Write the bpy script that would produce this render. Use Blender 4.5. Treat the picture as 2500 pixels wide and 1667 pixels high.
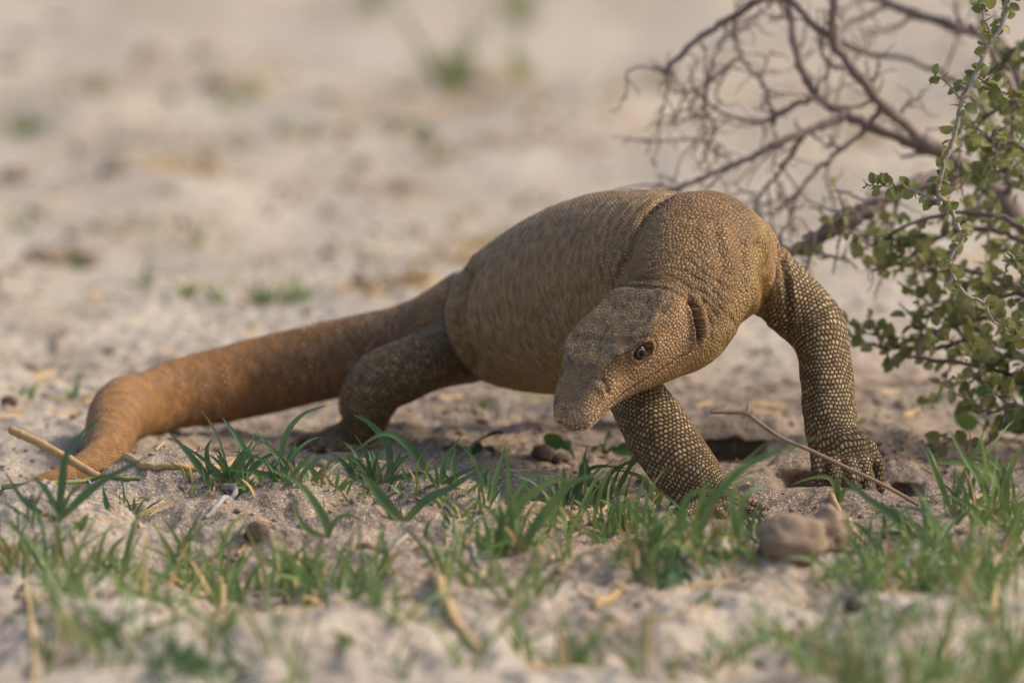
import bpy, math, random
import numpy as np
from mathutils import Vector

for o in list(bpy.data.objects):
    bpy.data.objects.remove(o)

# ------------------------------------------------------------------ camera, sky, sun, exposure
SC = bpy.context.scene
COL = SC.collection
PITCH = math.radians(7.0)
DIST = 4.5                       # metres from the lens to the plane of the lizard's head
PX = 0.0002                      # metres per photograph pixel in that plane
AIM = np.array([0.0, 0.0, 0.082])
FWD = np.array([0.0, math.cos(PITCH), -math.sin(PITCH)])
UP = np.array([0.0, math.sin(PITCH), math.cos(PITCH)])
RIGHT = np.array([1.0, 0.0, 0.0])
CAM = AIM - DIST * FWD

cam = bpy.data.cameras.new('camera')
cam.sensor_width = 36.0
cam.lens = 36.0 * DIST / (2500 * PX)
cam.clip_start = 0.05
cam.clip_end = 300.0
cam.dof.use_dof = True
cam.dof.focus_distance = DIST + 0.022
cam.dof.aperture_fstop = 7.2
cam_o = bpy.data.objects.new('camera', cam)
COL.objects.link(cam_o)
cam_o.location = CAM
cam_o.rotation_euler = (math.pi / 2 - PITCH, 0, 0)
SC.camera = cam_o

SUN_ELEV = math.radians(40)
SUN_DIR = np.array([math.cos(SUN_ELEV) * 0.99, math.cos(SUN_ELEV) * 0.08, math.sin(SUN_ELEV)])   # towards the sun
SUN_DIR = SUN_DIR / np.linalg.norm(SUN_DIR)
world = bpy.data.worlds.new('World')
SC.world = world
world.use_nodes = True
wn = world.node_tree
sky = wn.nodes.new('ShaderNodeTexSky')
sky.sky_type = 'NISHITA'
sky.sun_disc = False
sky.sun_elevation = SUN_ELEV
sky.sun_rotation = math.atan2(SUN_DIR[0], SUN_DIR[1])
sky.air_density = 1.0
sky.dust_density = 4.0
sky.ozone_density = 1.0
wn.links.new(sky.outputs[0], wn.nodes['Background'].inputs[0])
wn.nodes['Background'].inputs[1].default_value = 0.15

sun = bpy.data.lights.new('sun', 'SUN')
sun.energy = 2.3
sun.angle = math.radians(18)
sun.color = (1.0, 0.86, 0.68)
sun_o = bpy.data.objects.new('sun', sun)
COL.objects.link(sun_o)
sun_o.rotation_euler = Vector(SUN_DIR).to_track_quat('Z', 'Y').to_euler()
sun_o.location = Vector(SUN_DIR) * 8

SC.view_settings.view_transform = 'Standard'
SC.view_settings.look = 'None'
SC.view_settings.gamma = 1.0
SC.view_settings.exposure = 0.17
SC.render.engine = 'CYCLES'
SC.cycles.use_denoising = True
SC.cycles.max_bounces = 6
SC.cycles.transparent_max_bounces = 4

# ------------------------------------------------------------------ helpers
rng = np.random.default_rng(7)
random.seed(7)


def W(px, py, d=0.0):
    """world point seen at photograph pixel (px, py), d pixels' worth of metres beyond the head's plane"""
    k = (DIST + d * PX) / DIST
    return AIM + (px - 1250) * PX * k * RIGHT - (py - 833.5) * PX * k * UP + d * PX * FWD


def kscale(d):
    return PX * (DIST + d * PX) / DIST


_perm = np.random.default_rng(3).permutation(512).astype(np.int64)
_perm = np.concatenate([_perm, _perm, _perm])
_ga = np.random.default_rng(4).uniform(0, 2 * math.pi, 512)
_G2 = np.stack([np.cos(_ga), np.sin(_ga)], 1)
_G3 = np.random.default_rng(5).normal(size=(512, 3))
_G3 /= np.linalg.norm(_G3, axis=1)[:, None]


def noise2(x, y):
    x = np.asarray(x, float); y = np.asarray(y, float)
    xi = np.floor(x).astype(np.int64); yi = np.floor(y).astype(np.int64)
    fx = x - xi; fy = y - yi
    u = fx * fx * fx * (fx * (fx * 6 - 15) + 10); v = fy * fy * fy * (fy * (fy * 6 - 15) + 10)

    def g(ix, iy, dx, dy):
        h = _perm[(_perm[ix & 511] + iy) & 511]
        return _G2[h, 0] * dx + _G2[h, 1] * dy
    a = g(xi, yi, fx, fy); b = g(xi + 1, yi, fx - 1, fy)
    c = g(xi, yi + 1, fx, fy - 1); d = g(xi + 1, yi + 1, fx - 1, fy - 1)
    return 1.4 * ((a * (1 - u) + b * u) * (1 - v) + (c * (1 - u) + d * u) * v)


def noise3(p):
    p = np.asarray(p, float)
    pi = np.floor(p).astype(np.int64); f = p - pi
    w = f * f * f * (f * (f * 6 - 15) + 10)
    out = 0
    for i in (0, 1):
        for j in (0, 1):
            for k in (0, 1):
                h = _perm[(_perm[(_perm[(pi[:, 0] + i) & 511] + pi[:, 1] + j) & 511] + pi[:, 2] + k) & 511]
                g = _G3[h]
                dd = g[:, 0] * (f[:, 0] - i) + g[:, 1] * (f[:, 1] - j) + g[:, 2] * (f[:, 2] - k)
                out = out + dd * (w[:, 0] if i else 1 - w[:, 0]) * (w[:, 1] if j else 1 - w[:, 1]) * (w[:, 2] if k else 1 - w[:, 2])
    return 1.4 * out


def smooth(a, b, x):
    t = np.clip((x - a) / (b - a), 0, 1)
    return t * t * (3 - 2 * t)


def catmull(P, n):
    """resample control rows P to n rows along a Catmull-Rom spline (uniform parameter)"""
    P = np.asarray(P, float)
    m = len(P)
    t = np.linspace(0, m - 1, n)
    i = np.minimum(t.astype(int), m - 2)
    f = (t - i)[:, None]
    Q = np.vstack([2 * P[0] - P[1], P, 2 * P[-1] - P[-2]])
    p0, p1, p2, p3 = Q[i], Q[i + 1], Q[i + 2], Q[i + 3]
    return 0.5 * ((2 * p1) + (-p0 + p2) * f + (2 * p0 - 5 * p1 + 4 * p2 - p3) * f ** 2 + (-p0 + 3 * p1 - 3 * p2 + p3) * f ** 3)


def norm(v):
    v = np.asarray(v, float)
    return v / np.maximum(np.linalg.norm(v, axis=-1, keepdims=True), 1e-12)


def mesh_obj(name, verts, faces, mat=None, parent=None, smooth_shade=True):
    me = bpy.data.meshes.new(name)
    me.from_pydata([tuple(v) for v in verts] if not isinstance(verts, np.ndarray) else verts.tolist(), [], [tuple(f) for f in faces] if not isinstance(faces, np.ndarray) else faces.tolist())
    if smooth_shade:
        me.polygons.foreach_set('use_smooth', np.ones(len(me.polygons), bool))
    if mat:
        me.materials.append(mat)
    o = bpy.data.objects.new(name, me)
    COL.objects.link(o)
    if parent:
        o.parent = parent
    return o


def empty(name, loc=(0, 0, 0)):
    o = bpy.data.objects.new(name, None)
    o.empty_display_size = 0.02
    COL.objects.link(o)
    o.location = Vector(loc)
    return o


def tag(o, label=None, cat=None, group=None, kind=None):
    if label: o['label'] = label
    if cat: o['category'] = cat
    if group: o['group'] = group
    if kind: o['kind'] = kind
    return o


def tube(C, R, nring=20, ref=(0, 0, 1), cap=True, R2=None):
    """closed tube along the points C with radii R (side) and R2 (towards ref)"""
    C = np.asarray(C, float); R = np.asarray(R, float)
    R2 = R if R2 is None else np.asarray(R2, float)
    n = len(C)
    T = norm(np.gradient(C, axis=0))
    ref = np.asarray(ref, float)
    side = norm(np.cross(T, ref))
    up = norm(np.cross(side, T))
    if cap:   # rounded ends
        pc, pr, pr2, ps, pu = [], [], [], [], []
        for a in (80, 55, 30):
            pc.append(C[0] - T[0] * R[0] * math.sin(math.radians(a)) * 0.8); pr.append(R[0] * math.cos(math.radians(a))); pr2.append(R2[0] * math.cos(math.radians(a))); ps.append(side[0]); pu.append(up[0])
        qc, qr, qr2, qs, qu = [], [], [], [], []
        for a in (30, 55, 80):
            qc.append(C[-1] + T[-1] * R[-1] * math.sin(math.radians(a)) * 0.8); qr.append(R[-1] * math.cos(math.radians(a))); qr2.append(R2[-1] * math.cos(math.radians(a))); qs.append(side[-1]); qu.append(up[-1])
        C = np.vstack([pc, C, qc]); R = np.concatenate([pr, R, qr]); R2 = np.concatenate([pr2, R2, qr2])
        side = np.vstack([ps, side, qs]); up = np.vstack([pu, up, qu]); n = len(C)
    a = np.arange(nring) * 2 * math.pi / nring
    V = C[:, None, :] + np.cos(a)[None, :, None] * (side * R[:, None])[:, None, :] + np.sin(a)[None, :, None] * (up * R2[:, None])[:, None, :]
    V = V.reshape(-1, 3)
    F = []
    for i in range(n - 1):
        for j in range(nring):
            k = (j + 1) % nring
            F.append((i * nring + j, i * nring + k, (i + 1) * nring + k, (i + 1) * nring + j))
    F.append(tuple(range(nring))[::-1])
    F.append(tuple((n - 1) * nring + j for j in range(nring)))
    return V, F


def join(parts):
    V, F, off = [], [], 0
    for v, f in parts:
        V.append(np.asarray(v)); F += [tuple(i + off for i in q) for q in f]; off += len(v)
    return np.vstack(V), F


# ------------------------------------------------------------------ node helpers
def new_mat(name):
    m = bpy.data.materials.new(name)
    m.use_nodes = True
    return m, m.node_tree, m.node_tree.nodes['Principled BSDF']


class NT:
    """small wrapper to write node trees tersely"""
    def __init__(s, tree): s.t = tree

    def n(s, typ, **kw):
        nd = s.t.nodes.new('ShaderNode' + typ)
        for k, v in kw.items(): setattr(nd, k, v)
        return nd

    def put(s, sock, v):
        if hasattr(v, 'is_output') or isinstance(v, bpy.types.NodeSocket): s.t.links.new(v, sock)
        else: sock.default_value = v

    def math(s, op, a, b=None, c=None, clamp=False):
        nd = s.n('Math', operation=op, use_clamp=clamp)
        for i, v in enumerate((a, b, c)):
            if v is not None: s.put(nd.inputs[i], v)
        return nd.outputs[0]

    def mix(s, f, a, b, typ='MIX'):
        nd = s.n('Mix', data_type='RGBA', blend_type=typ)
        s.put(nd.inputs[0], f)
        for i, v in ((6, a), (7, b)):
            if isinstance(v, tuple) and len(v) == 3: v = v + (1,)
            s.put(nd.inputs[i], v)
        return nd.outputs[2]

    def mixf(s, f, a, b):
        nd = s.n('Mix', data_type='FLOAT')
        s.put(nd.inputs[0], f); s.put(nd.inputs[2], a); s.put(nd.inputs[3], b)
        return nd.outputs[0]

    def rng(s, v, a, b, c=0.0, d=1.0, smooth=False):
        nd = s.n('MapRange', interpolation_type='SMOOTHSTEP' if smooth else 'LINEAR')
        s.put(nd.inputs[0], v)
        for i, q in enumerate((a, b, c, d)): s.put(nd.inputs[i + 1], q)
        return nd.outputs[0]

    def noise(s, vec, scale, detail=3.0, rough=0.55, dim='3D'):
        nd = s.n('TexNoise', noise_dimensions=dim)
        if vec is not None: s.put(nd.inputs['Vector'], vec)
        nd.inputs['Scale'].default_value = scale; nd.inputs['Detail'].default_value = detail; nd.inputs['Roughness'].default_value = rough
        return nd.outputs[0]

    def vor(s, vec, scale, feature='F1', dim='3D', rand=1.0):
        nd = s.n('TexVoronoi', feature=feature, voronoi_dimensions=dim)
        s.put(nd.inputs['Vector'], vec)
        nd.inputs['Scale'].default_value = scale; nd.inputs['Randomness'].default_value = rand
        return nd

    def attr(s, name):
        return s.n('Attribute', attribute_name=name)

    def sep(s, v):
        nd = s.n('SeparateXYZ'); s.put(nd.inputs[0], v); return nd.outputs

    def comb(s, x, y, z=0.0):
        nd = s.n('CombineXYZ')
        for i, v in enumerate((x, y, z)): s.put(nd.inputs[i], v)
        return nd.outputs[0]

    def vmul(s, v, k):
        nd = s.n('VectorMath', operation='MULTIPLY'); s.put(nd.inputs[0], v); nd.inputs[1].default_value = k; return nd.outputs[0]

    def bump(s, h, strength, dist, normal=None):
        nd = s.n('Bump'); s.put(nd.inputs['Height'], h); nd.inputs['Strength'].default_value = strength; nd.inputs['Distance'].default_value = dist
        if normal is not None: s.put(nd.inputs['Normal'], normal)
        return nd.outputs[0]

    def pos(s):
        return s.n('NewGeometry').outputs['Position']

    def link(s, a, b): s.t.links.new(a, b)
# ------------------------------------------------------------------ the ground
def plane_xy(px, py, z=0.0):
    """point on the level z seen at a pixel"""
    p = W(px, py, 0) - CAM
    t = (z - CAM[2]) / p[2]
    q = CAM + p * t
    return q[0], q[1]


# (px, row of its middle, height m, half width m, half depth m)
MOUNDS = [
    (420, 1195, .0105, .040, .050), (235, 1255, .004, .030, .03), (700, 1245, .0085, .026, .040), (830, 1200, .004, .03, .04), (1100, 1255, .010, .026, .05),
    (1010, 1180, .004, .030, .05), (60, 1330, .011, .032, .055), (250, 1335, .007, .03, .05), (930, 1390, .006, .05, .05), (560, 1390, -.006, .05, .04),
    (1330, 1195, .004, .030, .04), (1400, 1270, .003, .03, .04), (1600, 1300, .002, .03, .03), (2010, 1232, .0045, .035, .022), (2250, 1290, .005, .04, .04),
    (1500, 1400, .006, .05, .05), (2100, 1420, .005, .06, .05), (1200, 1480, .007, .05, .05), (700, 1480, -.006, .07, .05), (300, 1500, .006, .05, .05),
    (520, 1275, .007, .022, .02), (880, 1300, .006, .03, .018), (150, 1300, .006, .04, .016), (1250, 1290, .005, .03, .02), (640, 1345, .007, .05, .02), (1060, 1330, .006, .04, .02), (2330, 1345, .007, .04, .025), (1750, 1420, .007, .04, .03), (420, 1430, -.007, .06, .03),
    (1000, 1570, .008, .06, .05), (1700, 1530, .007, .06, .05), (2350, 1560, .006, .05, .05), (480, 1600, .006, .05, .05), (1350, 1600, -.005, .05, .05),
]
MOUNDS_W = []
for (_px, _py, _h, _sx, _sy) in MOUNDS:
    _x, _y = plane_xy(_px, _py)
    MOUNDS_W.append((_x, _y, _h, _sx, _sy))

# scooped hollows whose far bank overhangs: (px, row of the floor's front, half width px, cave depth m, bank height m, run m)
CAVES = []
for (_px, _py, _hw, _dep, _lip, _run) in [(1775, 1114, 175, .022, .012, .080), (2000, 1195, 115, .018, .0105, .052), (2215, 1198, 45, .010, .0045, .036)]:
    _x, _y = plane_xy(_px, _py)
    CAVES.append((_x, _y, _hw * PX, _dep, _lip, _run))


def ground_h(x, y):
    x = np.asarray(x, float); y = np.asarray(y, float)
    r = np.hypot(x, y)
    h = 0.0045 * noise2(x * 9 + 3.1, y * 5 + 8.2) + 0.0022 * noise2(x * 24 + 1.7, y * 16 + 4.4) * smooth(8, 2, r)
    near = smooth(1.6, .3, r)
    wx = x + .012 * noise2(x * 30 + 2, y * 22); wy = y + .02 * noise2(x * 26 + 8, y * 20 + 5)
    lump = noise2(wx * 46 + 9.1, wy * 34 + 2.3)
    h = h + near * (0.0038 * np.clip(lump, -.2, 1) + 0.0024 * noise2(wx * 95, wy * 70))
    h = h + near * 0.0008 * noise2(x * 210 + 5, y * 170)
    calm = 1.0
    wob = 1 + .45 * noise2(x * 33 + 900, y * 24)
    for (mx, my, mh, sx, sy) in MOUNDS_W:
        rr = (((x - mx) / sx) ** 2 + ((y - my) / sy) ** 2) * wob
        h = h + 1.75 * mh * np.exp(-rr ** 1.45)
    # broad undulation of the plain behind and in front
    far = smooth(.45, 1.2, y)
    h = h + far * (0.016 * noise2(x * 3.1 + 7, y * 1.9) + .007 * noise2(x * 8 + 1, y * 5))
    fr = smooth(-.15, -.4, y)
    h = h + fr * (0.008 * noise2(x * 14 + 7, y * 9 + 3) + 0.006 * noise2(x * 34 + 1, y * 22))
    big = smooth(3, 20, r)
    h = h + big * 0.25 * noise2(x * .12 + 3, y * .12)
    # level ground where the feet are set down
    for (px, py, s, z0) in FLAT_W:
        m = np.exp(-(((x - px) / s) ** 2 + ((y - py) / s) ** 2) ** 1.5)
        h = h * (1 - m) + z0 * m
    # the bank behind a hollow stands higher than its floor
    for (cx, cy, hw, dep, lip, run) in CAVES:
        m = smooth(1.15, .7, np.abs(x - cx) / hw)
        h = h + m * (-.45 * lip * smooth(cy - .03, cy + .01, y) * smooth(cy + run * 1.1, cy + run * .95, y) + .65 * lip * smooth(cy + run * .9, cy + run, y) * smooth(cy + run + .16, cy + run + .02, y))
    return h


FLAT_W = []
for (_px, _py, _s, _z) in [(2060, 1212, .022, 0.0), (1740, 1262, .024, 0.0), (830, 1094, .03, 0.0), (330, 1120, .03, 0.0), (205, 1165, .026, -.001), (110, 1190, .026, -.002), (40, 1204, .024, -.001)]:
    _x, _y = plane_xy(_px, _py)
    FLAT_W.append((_x, _y, _s, _z))


def on_ground(px, py):
    """point of the uneven ground seen at a pixel (first hit along the sight line)"""
    dirv = norm(W(px, py, 0) - CAM)
    lo, hi = 3.4, 9.0
    for n in (180, 24, 24):
        t = np.linspace(lo, hi, n)
        P = CAM + dirv * t[:, None]
        below = P[:, 2] - ground_h(P[:, 0], P[:, 1])
        i = int(np.argmax(below < 0))
        if below[i] >= 0: i = n - 1
        i = max(i, 1); lo, hi = t[i - 1], t[i]
    p = P[i]
    p[2] = float(ground_h(p[0], p[1]))
    return p


def gz(x, y): return float(ground_h(x, y))


def axis(a, b, step, lo, hi, grow):
    core = list(np.arange(a, b + step / 2, step))
    s, v, up = step, b, []
    while v < hi:
        s = min(s * grow, 4.0); v += s; up.append(v)
    s, v, dn = step, a, []
    while v > lo:
        s = min(s * grow, 4.0); v -= s; dn.append(v)
    return np.array(dn[::-1] + core + up)


def build_ground(mat):
    xs = axis(-.30, .30, .0018, -70, 70, 1.09)
    ys = axis(-.50, .50, .0021, -30, 120, 1.022)
    X, Y = np.meshgrid(xs, ys)
    Z = ground_h(X, Y)
    Yo = Y.copy()
    for (cx, cy, hw, dep, lip, run) in CAVES:
        edge = noise2(X * 60 + 4, X * 0 + cy * 50) * .18
        m = smooth(1.1, .3, np.abs(X - cx) / hw + edge)
        t = (Y - cy) / run
        sel = (t > 0) & (t < 1)
        # floor runs back into the bank, roof comes forward to the lip
        prof_t = [0, .30, .5, .62, .85, .95, 1.0]
        py = np.interp(t, prof_t, [0, .50, .80, .80, .66, .60, .60]) * (dep + run)
        pz = np.interp(t, prof_t, [0, -.35, -.2, .35, .72, .88, 1.0])
        z0 = ground_h(X, np.full_like(X, cy)); z1 = ground_h(X, np.full_like(X, cy + run))
        yy = cy + np.minimum(py, 1e9)
        lin = np.interp(t, [0, 1], [0, 1])
        py_end = .60 * (dep + run)
        yy = np.where(t < 1, yy, Y)
        # join the roof's front end back to the bank row
        w_end = smooth(.9, 1.0, t)
        yy = yy * (1 - w_end) + (cy + np.minimum(py_end, run)) * w_end
        zz = z0 + (z1 - z0) * np.clip(pz, -1, 1) + np.where(pz < 0, pz * lip * .6, 0)
        Yo = np.where(sel, Yo * (1 - m) + yy * m, Yo)
        Z = np.where(sel, Z * (1 - m) + zz * m, Z)
    V = np.stack([X, Yo, Z], -1).reshape(-1, 3)
    ny, nx = X.shape
    i = np.arange(ny * nx).reshape(ny, nx)
    F = np.stack([i[:-1, :-1], i[:-1, 1:], i[1:, 1:], i[1:, :-1]], -1).reshape(-1, 4)
    o = mesh_obj('sand_ground', V, F, mat)
    o['kind'] = 'structure'
    return o


def sand_material():
    m, t, bs = new_mat('sand')
    q = NT(t)
    p = q.pos()
    flat = q.vmul(p, (1, .55, 1))
    big = q.noise(flat, 7.0, 4, .6)
    mid = q.noise(flat, 30.0, 4, .6)
    fine = q.noise(p, 420.0, 3, .6)
    grain = q.vor(p, 1500.0, 'F1', '3D')
    c = q.mix(q.rng(big, .35, .68), (.44, .375, .305), (.57, .505, .425))
    # near sand painted darker round the lizard, its dimmer light put into the colour
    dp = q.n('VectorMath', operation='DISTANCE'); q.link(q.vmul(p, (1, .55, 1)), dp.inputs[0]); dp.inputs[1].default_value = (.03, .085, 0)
    near_shade = q.rng(q.math('ADD', dp.outputs['Value'], q.math('MULTIPLY', q.math('SUBTRACT', q.noise(flat, 12.0, 4), .5), .16)), .36, .17, smooth=True)
    c = q.mix(q.math('MULTIPLY', near_shade, .85), c, (.285, .21, .155))
    # brown litter-rich soil in patches
    lit = q.math('MULTIPLY', q.rng(q.noise(q.vmul(p, (.6, .5, 1)), 9.0, 6, .7), .50, .62, smooth=True), q.rng(mid, .35, .6))
    c = q.mix(q.math('MULTIPLY', lit, .72), c, (.30, .20, .125))
    straw = q.rng(q.noise(q.vmul(p, (1, .5, 1)), 16.0, 5, .7), .60, .72)
    c = q.mix(q.math('MULTIPLY', straw, .5), c, (.56, .40, .20))
    c = q.mix(q.math('MULTIPLY', q.rng(fine, .55, .75), .35), c, (.20, .14, .10))
    gs = q.sep(grain.outputs['Color'])
    c = q.mix(q.rng(gs[0], .86, .93), c, (.72, .64, .53))
    c = q.mix(q.math('MULTIPLY', q.rng(gs[1], .88, .94), .7), c, (.12, .085, .06))
    q.link(c, bs.inputs['Base Color'])
    bs.inputs['Roughness'].default_value = .92
    bs.inputs['Specular IOR Level'].default_value = .2
    n1 = q.bump(fine, .5, .0012)
    n2 = q.bump(q.math('SUBTRACT', 1.0, grain.outputs['Distance']), .5, .0005, n1)
    n3 = q.bump(q.noise(p, 120.0, 4, .62), .8, .005, n2)
    q.link(n3, bs.inputs['Normal'])
    return m


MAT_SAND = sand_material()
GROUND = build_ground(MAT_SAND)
# ------------------------------------------------------------------ the monitor lizard
def img_dir(v):
    return v[0] * RIGHT - v[1] * UP + v[2] * FWD


HF = norm(np.array([-.463, .748, -.475]))
HW = np.array([.76, .059, -.647]); HW = norm(HW - HF * HW.dot(HF))
HN = np.cross(HF, HW)
H_F, H_W, H_N = img_dir(HF), img_dir(HW), img_dir(HN)
H_O = W(1570, 705, 60)


def head_pt(s, w, n):
    return H_O + PX * (s * H_F + w * H_W + n * H_N)


def head_mesh():
    S = np.array([-90, 0, 60, 130, 185, 230, 290, 340, 380, 402, 413.])
    nt = np.array([-34, 0, 5, 8, 4, -4, -12, -18, -27, -37, -48.])
    wb = np.array([70, 97, 107, 110, 99, 86, 76, 70, 60, 46, 22.])
    eb = np.array([20, 12, 8, 7, 7, 10, 12, 13, 13, 10, 4.])
    wm = np.array([112, 124, 127, 119, 108, 97, 84, 75, 64, 49, 23.])
    nm = np.array([-95, -90, -88, -78, -70, -62, -54, -50, -48, -49, -51.])
    wj = np.array([104, 106, 104, 95, 85, 73, 60, 52, 43, 30, 14.])
    nj = np.array([-200, -202, -186, -160, -139, -121, -100, -85, -72, -62, -54.])
    nb = np.array([-275, -272, -252, -210, -172, -146, -118, -98, -80, -67, -56.])
    off = np.array([0, 0, -4, -12, -23, -33, -36, -30, -20, -12, -8.])
    n = 70
    T = catmull(np.stack([S, nt, wb, eb, wm, nm, wj, nj, nb, off], 1), n)
    V, m = [], 15
    for (s, t, b, e, cm, cn, j, jn, bo, of) in T:
        half = catmull(np.array([[0, t + 4], [b * .62, t + 3], [b, t - e], [cm, cn], [j, jn], [j * .5, bo + (jn - bo) * .25], [0, bo]]), m)
        ring = np.vstack([half, half[-2:0:-1] * [-1, 1]])
        for (w, q) in ring: V.append(head_pt(s, w + of, q))
    k = 2 * m - 2
    F = []
    for i in range(n - 1):
        for a in range(k):
            c = (a + 1) % k
            F.append((i * k + a, i * k + c, (i + 1) * k + c, (i + 1) * k + a))
    F.append(tuple(range(k))[::-1]); F.append(tuple((n - 1) * k + a for a in range(k)))
    return np.array(V), F


UPV = (0, 0, 1)
AWAY = (0, 1, 0)
# name: (kind, reference, [(px, py, d, side radius, upright radius)])
LIMBS = {
    'trunk': ('trunk', UPV, [(1750, 640, 380, 140, 160), (1640, 664, 520, 180, 202), (1500, 706, 740, 216, 242), (1370, 742, 950, 222, 226), (1278, 770, 1100, 216, 186), (1205, 776, 1222, 120, 146), (1125, 790, 1315, 80, 118), (1050, 830, 1345, 80, 106)]),
    'neck': ('neck', AWAY, [(1598, 832, 90, 108, 108), (1650, 782, 140, 138, 128), (1678, 712, 205, 152, 144), (1704, 640, 310, 172, 160), (1738, 642, 410, 166, 165)]),
    'scapula': ('neck', AWAY, [(1770, 580, 400, 60, 60), (1820, 572, 425, 56, 56), (1850, 600, 440, 52, 52), (1868, 650, 440, 50, 50)]),
    'tail': ('tail', UPV, [(1130, 790, 1290, 105, 112), (1010, 848, 1345, 92, 112), (840, 873, 1400, 74, 97), (638, 918, 1425, 66, 96), (531, 942, 1400, 62, 93), (425, 964, 1345, 58, 86), (348, 988, 1250, 58, 80), (290, 1006, 1105, 68, 80), (268, 1062, 930, 62, 68), (243, 1120, 740, 43, 50), (162, 1160, 580, 28, 32), (50, 1190, 440, 9, 10)]),
    'arm_left': ('limb', AWAY, [(1800, 630, 430, 88, 88), (1872, 680, 430, 82, 84), (1940, 745, 428, 80, 76), (1990, 798, 415, 76, 70), (2010, 855, 385, 66, 62), (2019, 930, 350, 66, 60), (2026, 1010, 310, 66, 56), (2034, 1066, 280, 66, 48), (2050, 1098, 262, 78, 38), (2058, 1116, 254, 70, 28)]),
    'arm_right': ('limb', AWAY, [(1640, 690, 320, 88, 88), (1560, 800, 335, 84, 84), (1535, 895, 290, 74, 74), (1556, 970, 215, 72, 72), (1600, 1042, 140, 82, 78), (1650, 1115, 75, 82, 72), (1698, 1178, 25, 76, 58), (1742, 1214, -15, 62, 40), (1775, 1232, -45, 50, 26)]),
    'leg_right': ('limb', AWAY, [(1150, 848, 1230, 84, 84), (1060, 876, 1150, 76, 76), (985, 906, 1100, 77, 74), (925, 937, 1075, 76, 70), (896, 985, 1090, 71, 64), (884, 1030, 1112, 58, 52), (850, 1060, 1122, 40, 40), (800, 1076, 1110, 30, 38)]),
    'leg_left': ('limb', AWAY, [(1230, 800, 1400, 76, 76), (1330, 850, 1490, 66, 66), (1430, 892, 1540, 56, 56), (1500, 950, 1580, 44, 44), (1560, 1005, 1610, 38, 38), (1595, 1030, 1600, 28, 34)]),
}
DIGITS = [
    ([(1998, 1112, 255, 21.8), (2000, 1155, 228, 20.2), (2007, 1203, 205, 14.3)], 1),
    ([(2034, 1132, 228, 20.2), (2040, 1168, 198, 17.6), (2041, 1207, 180, 12.6)], 1),
    ([(2074, 1134, 222, 20.2), (2081, 1172, 194, 17.6), (2079, 1207, 176, 12.6)], 1),
    ([(2108, 1126, 238, 18.5), (2117, 1168, 208, 16.8), (2116, 1205, 190, 11.8)], 1),
    ([(2122, 1085, 265, 16.8), (2144, 1138, 252, 15.1), (2151, 1195, 236, 10.9)], 1),
    ([(1760, 1216, -10, 21.8), (1812, 1226, -30, 18.5), (1868, 1246, -45, 11.8)], 1),
    ([(1765, 1228, -35, 21.0), (1808, 1240, -75, 17.6), (1850, 1256, -105, 11.8)], 1),
    ([(1755, 1236, -50, 20.2), (1786, 1249, -105, 16.8), (1816, 1264, -140, 11.8)], 1),
    ([(1735, 1236, -45, 19.3), (1752, 1252, -105, 16.0), (1772, 1266, -145, 10.9)], 1),
    ([(1715, 1222, -15, 18.5), (1690, 1242, -65, 15.1), (1678, 1256, -95, 10.9)], 1),
    ([(810, 1072, 1100, 21.8), (775, 1084, 1080, 16.8), (738, 1098, 1070, 10.9)], 0),
    ([(815, 1076, 1085, 20.2), (790, 1090, 1040, 16.0), (762, 1102, 1010, 10.9)], 0),
    ([(830, 1076, 1080, 18.5), (818, 1092, 1030, 15.1), (800, 1104, 1000, 10.1)], 0),
    ([(800, 1066, 1130, 18.5), (752, 1072, 1160, 15.1), (716, 1086, 1170, 10.1)], 0),
    ([(1600, 1030, 1585, 18.5), (1630, 1042, 1560, 14.3), (1655, 1050, 1550, 10.1)], 0),
]


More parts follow.
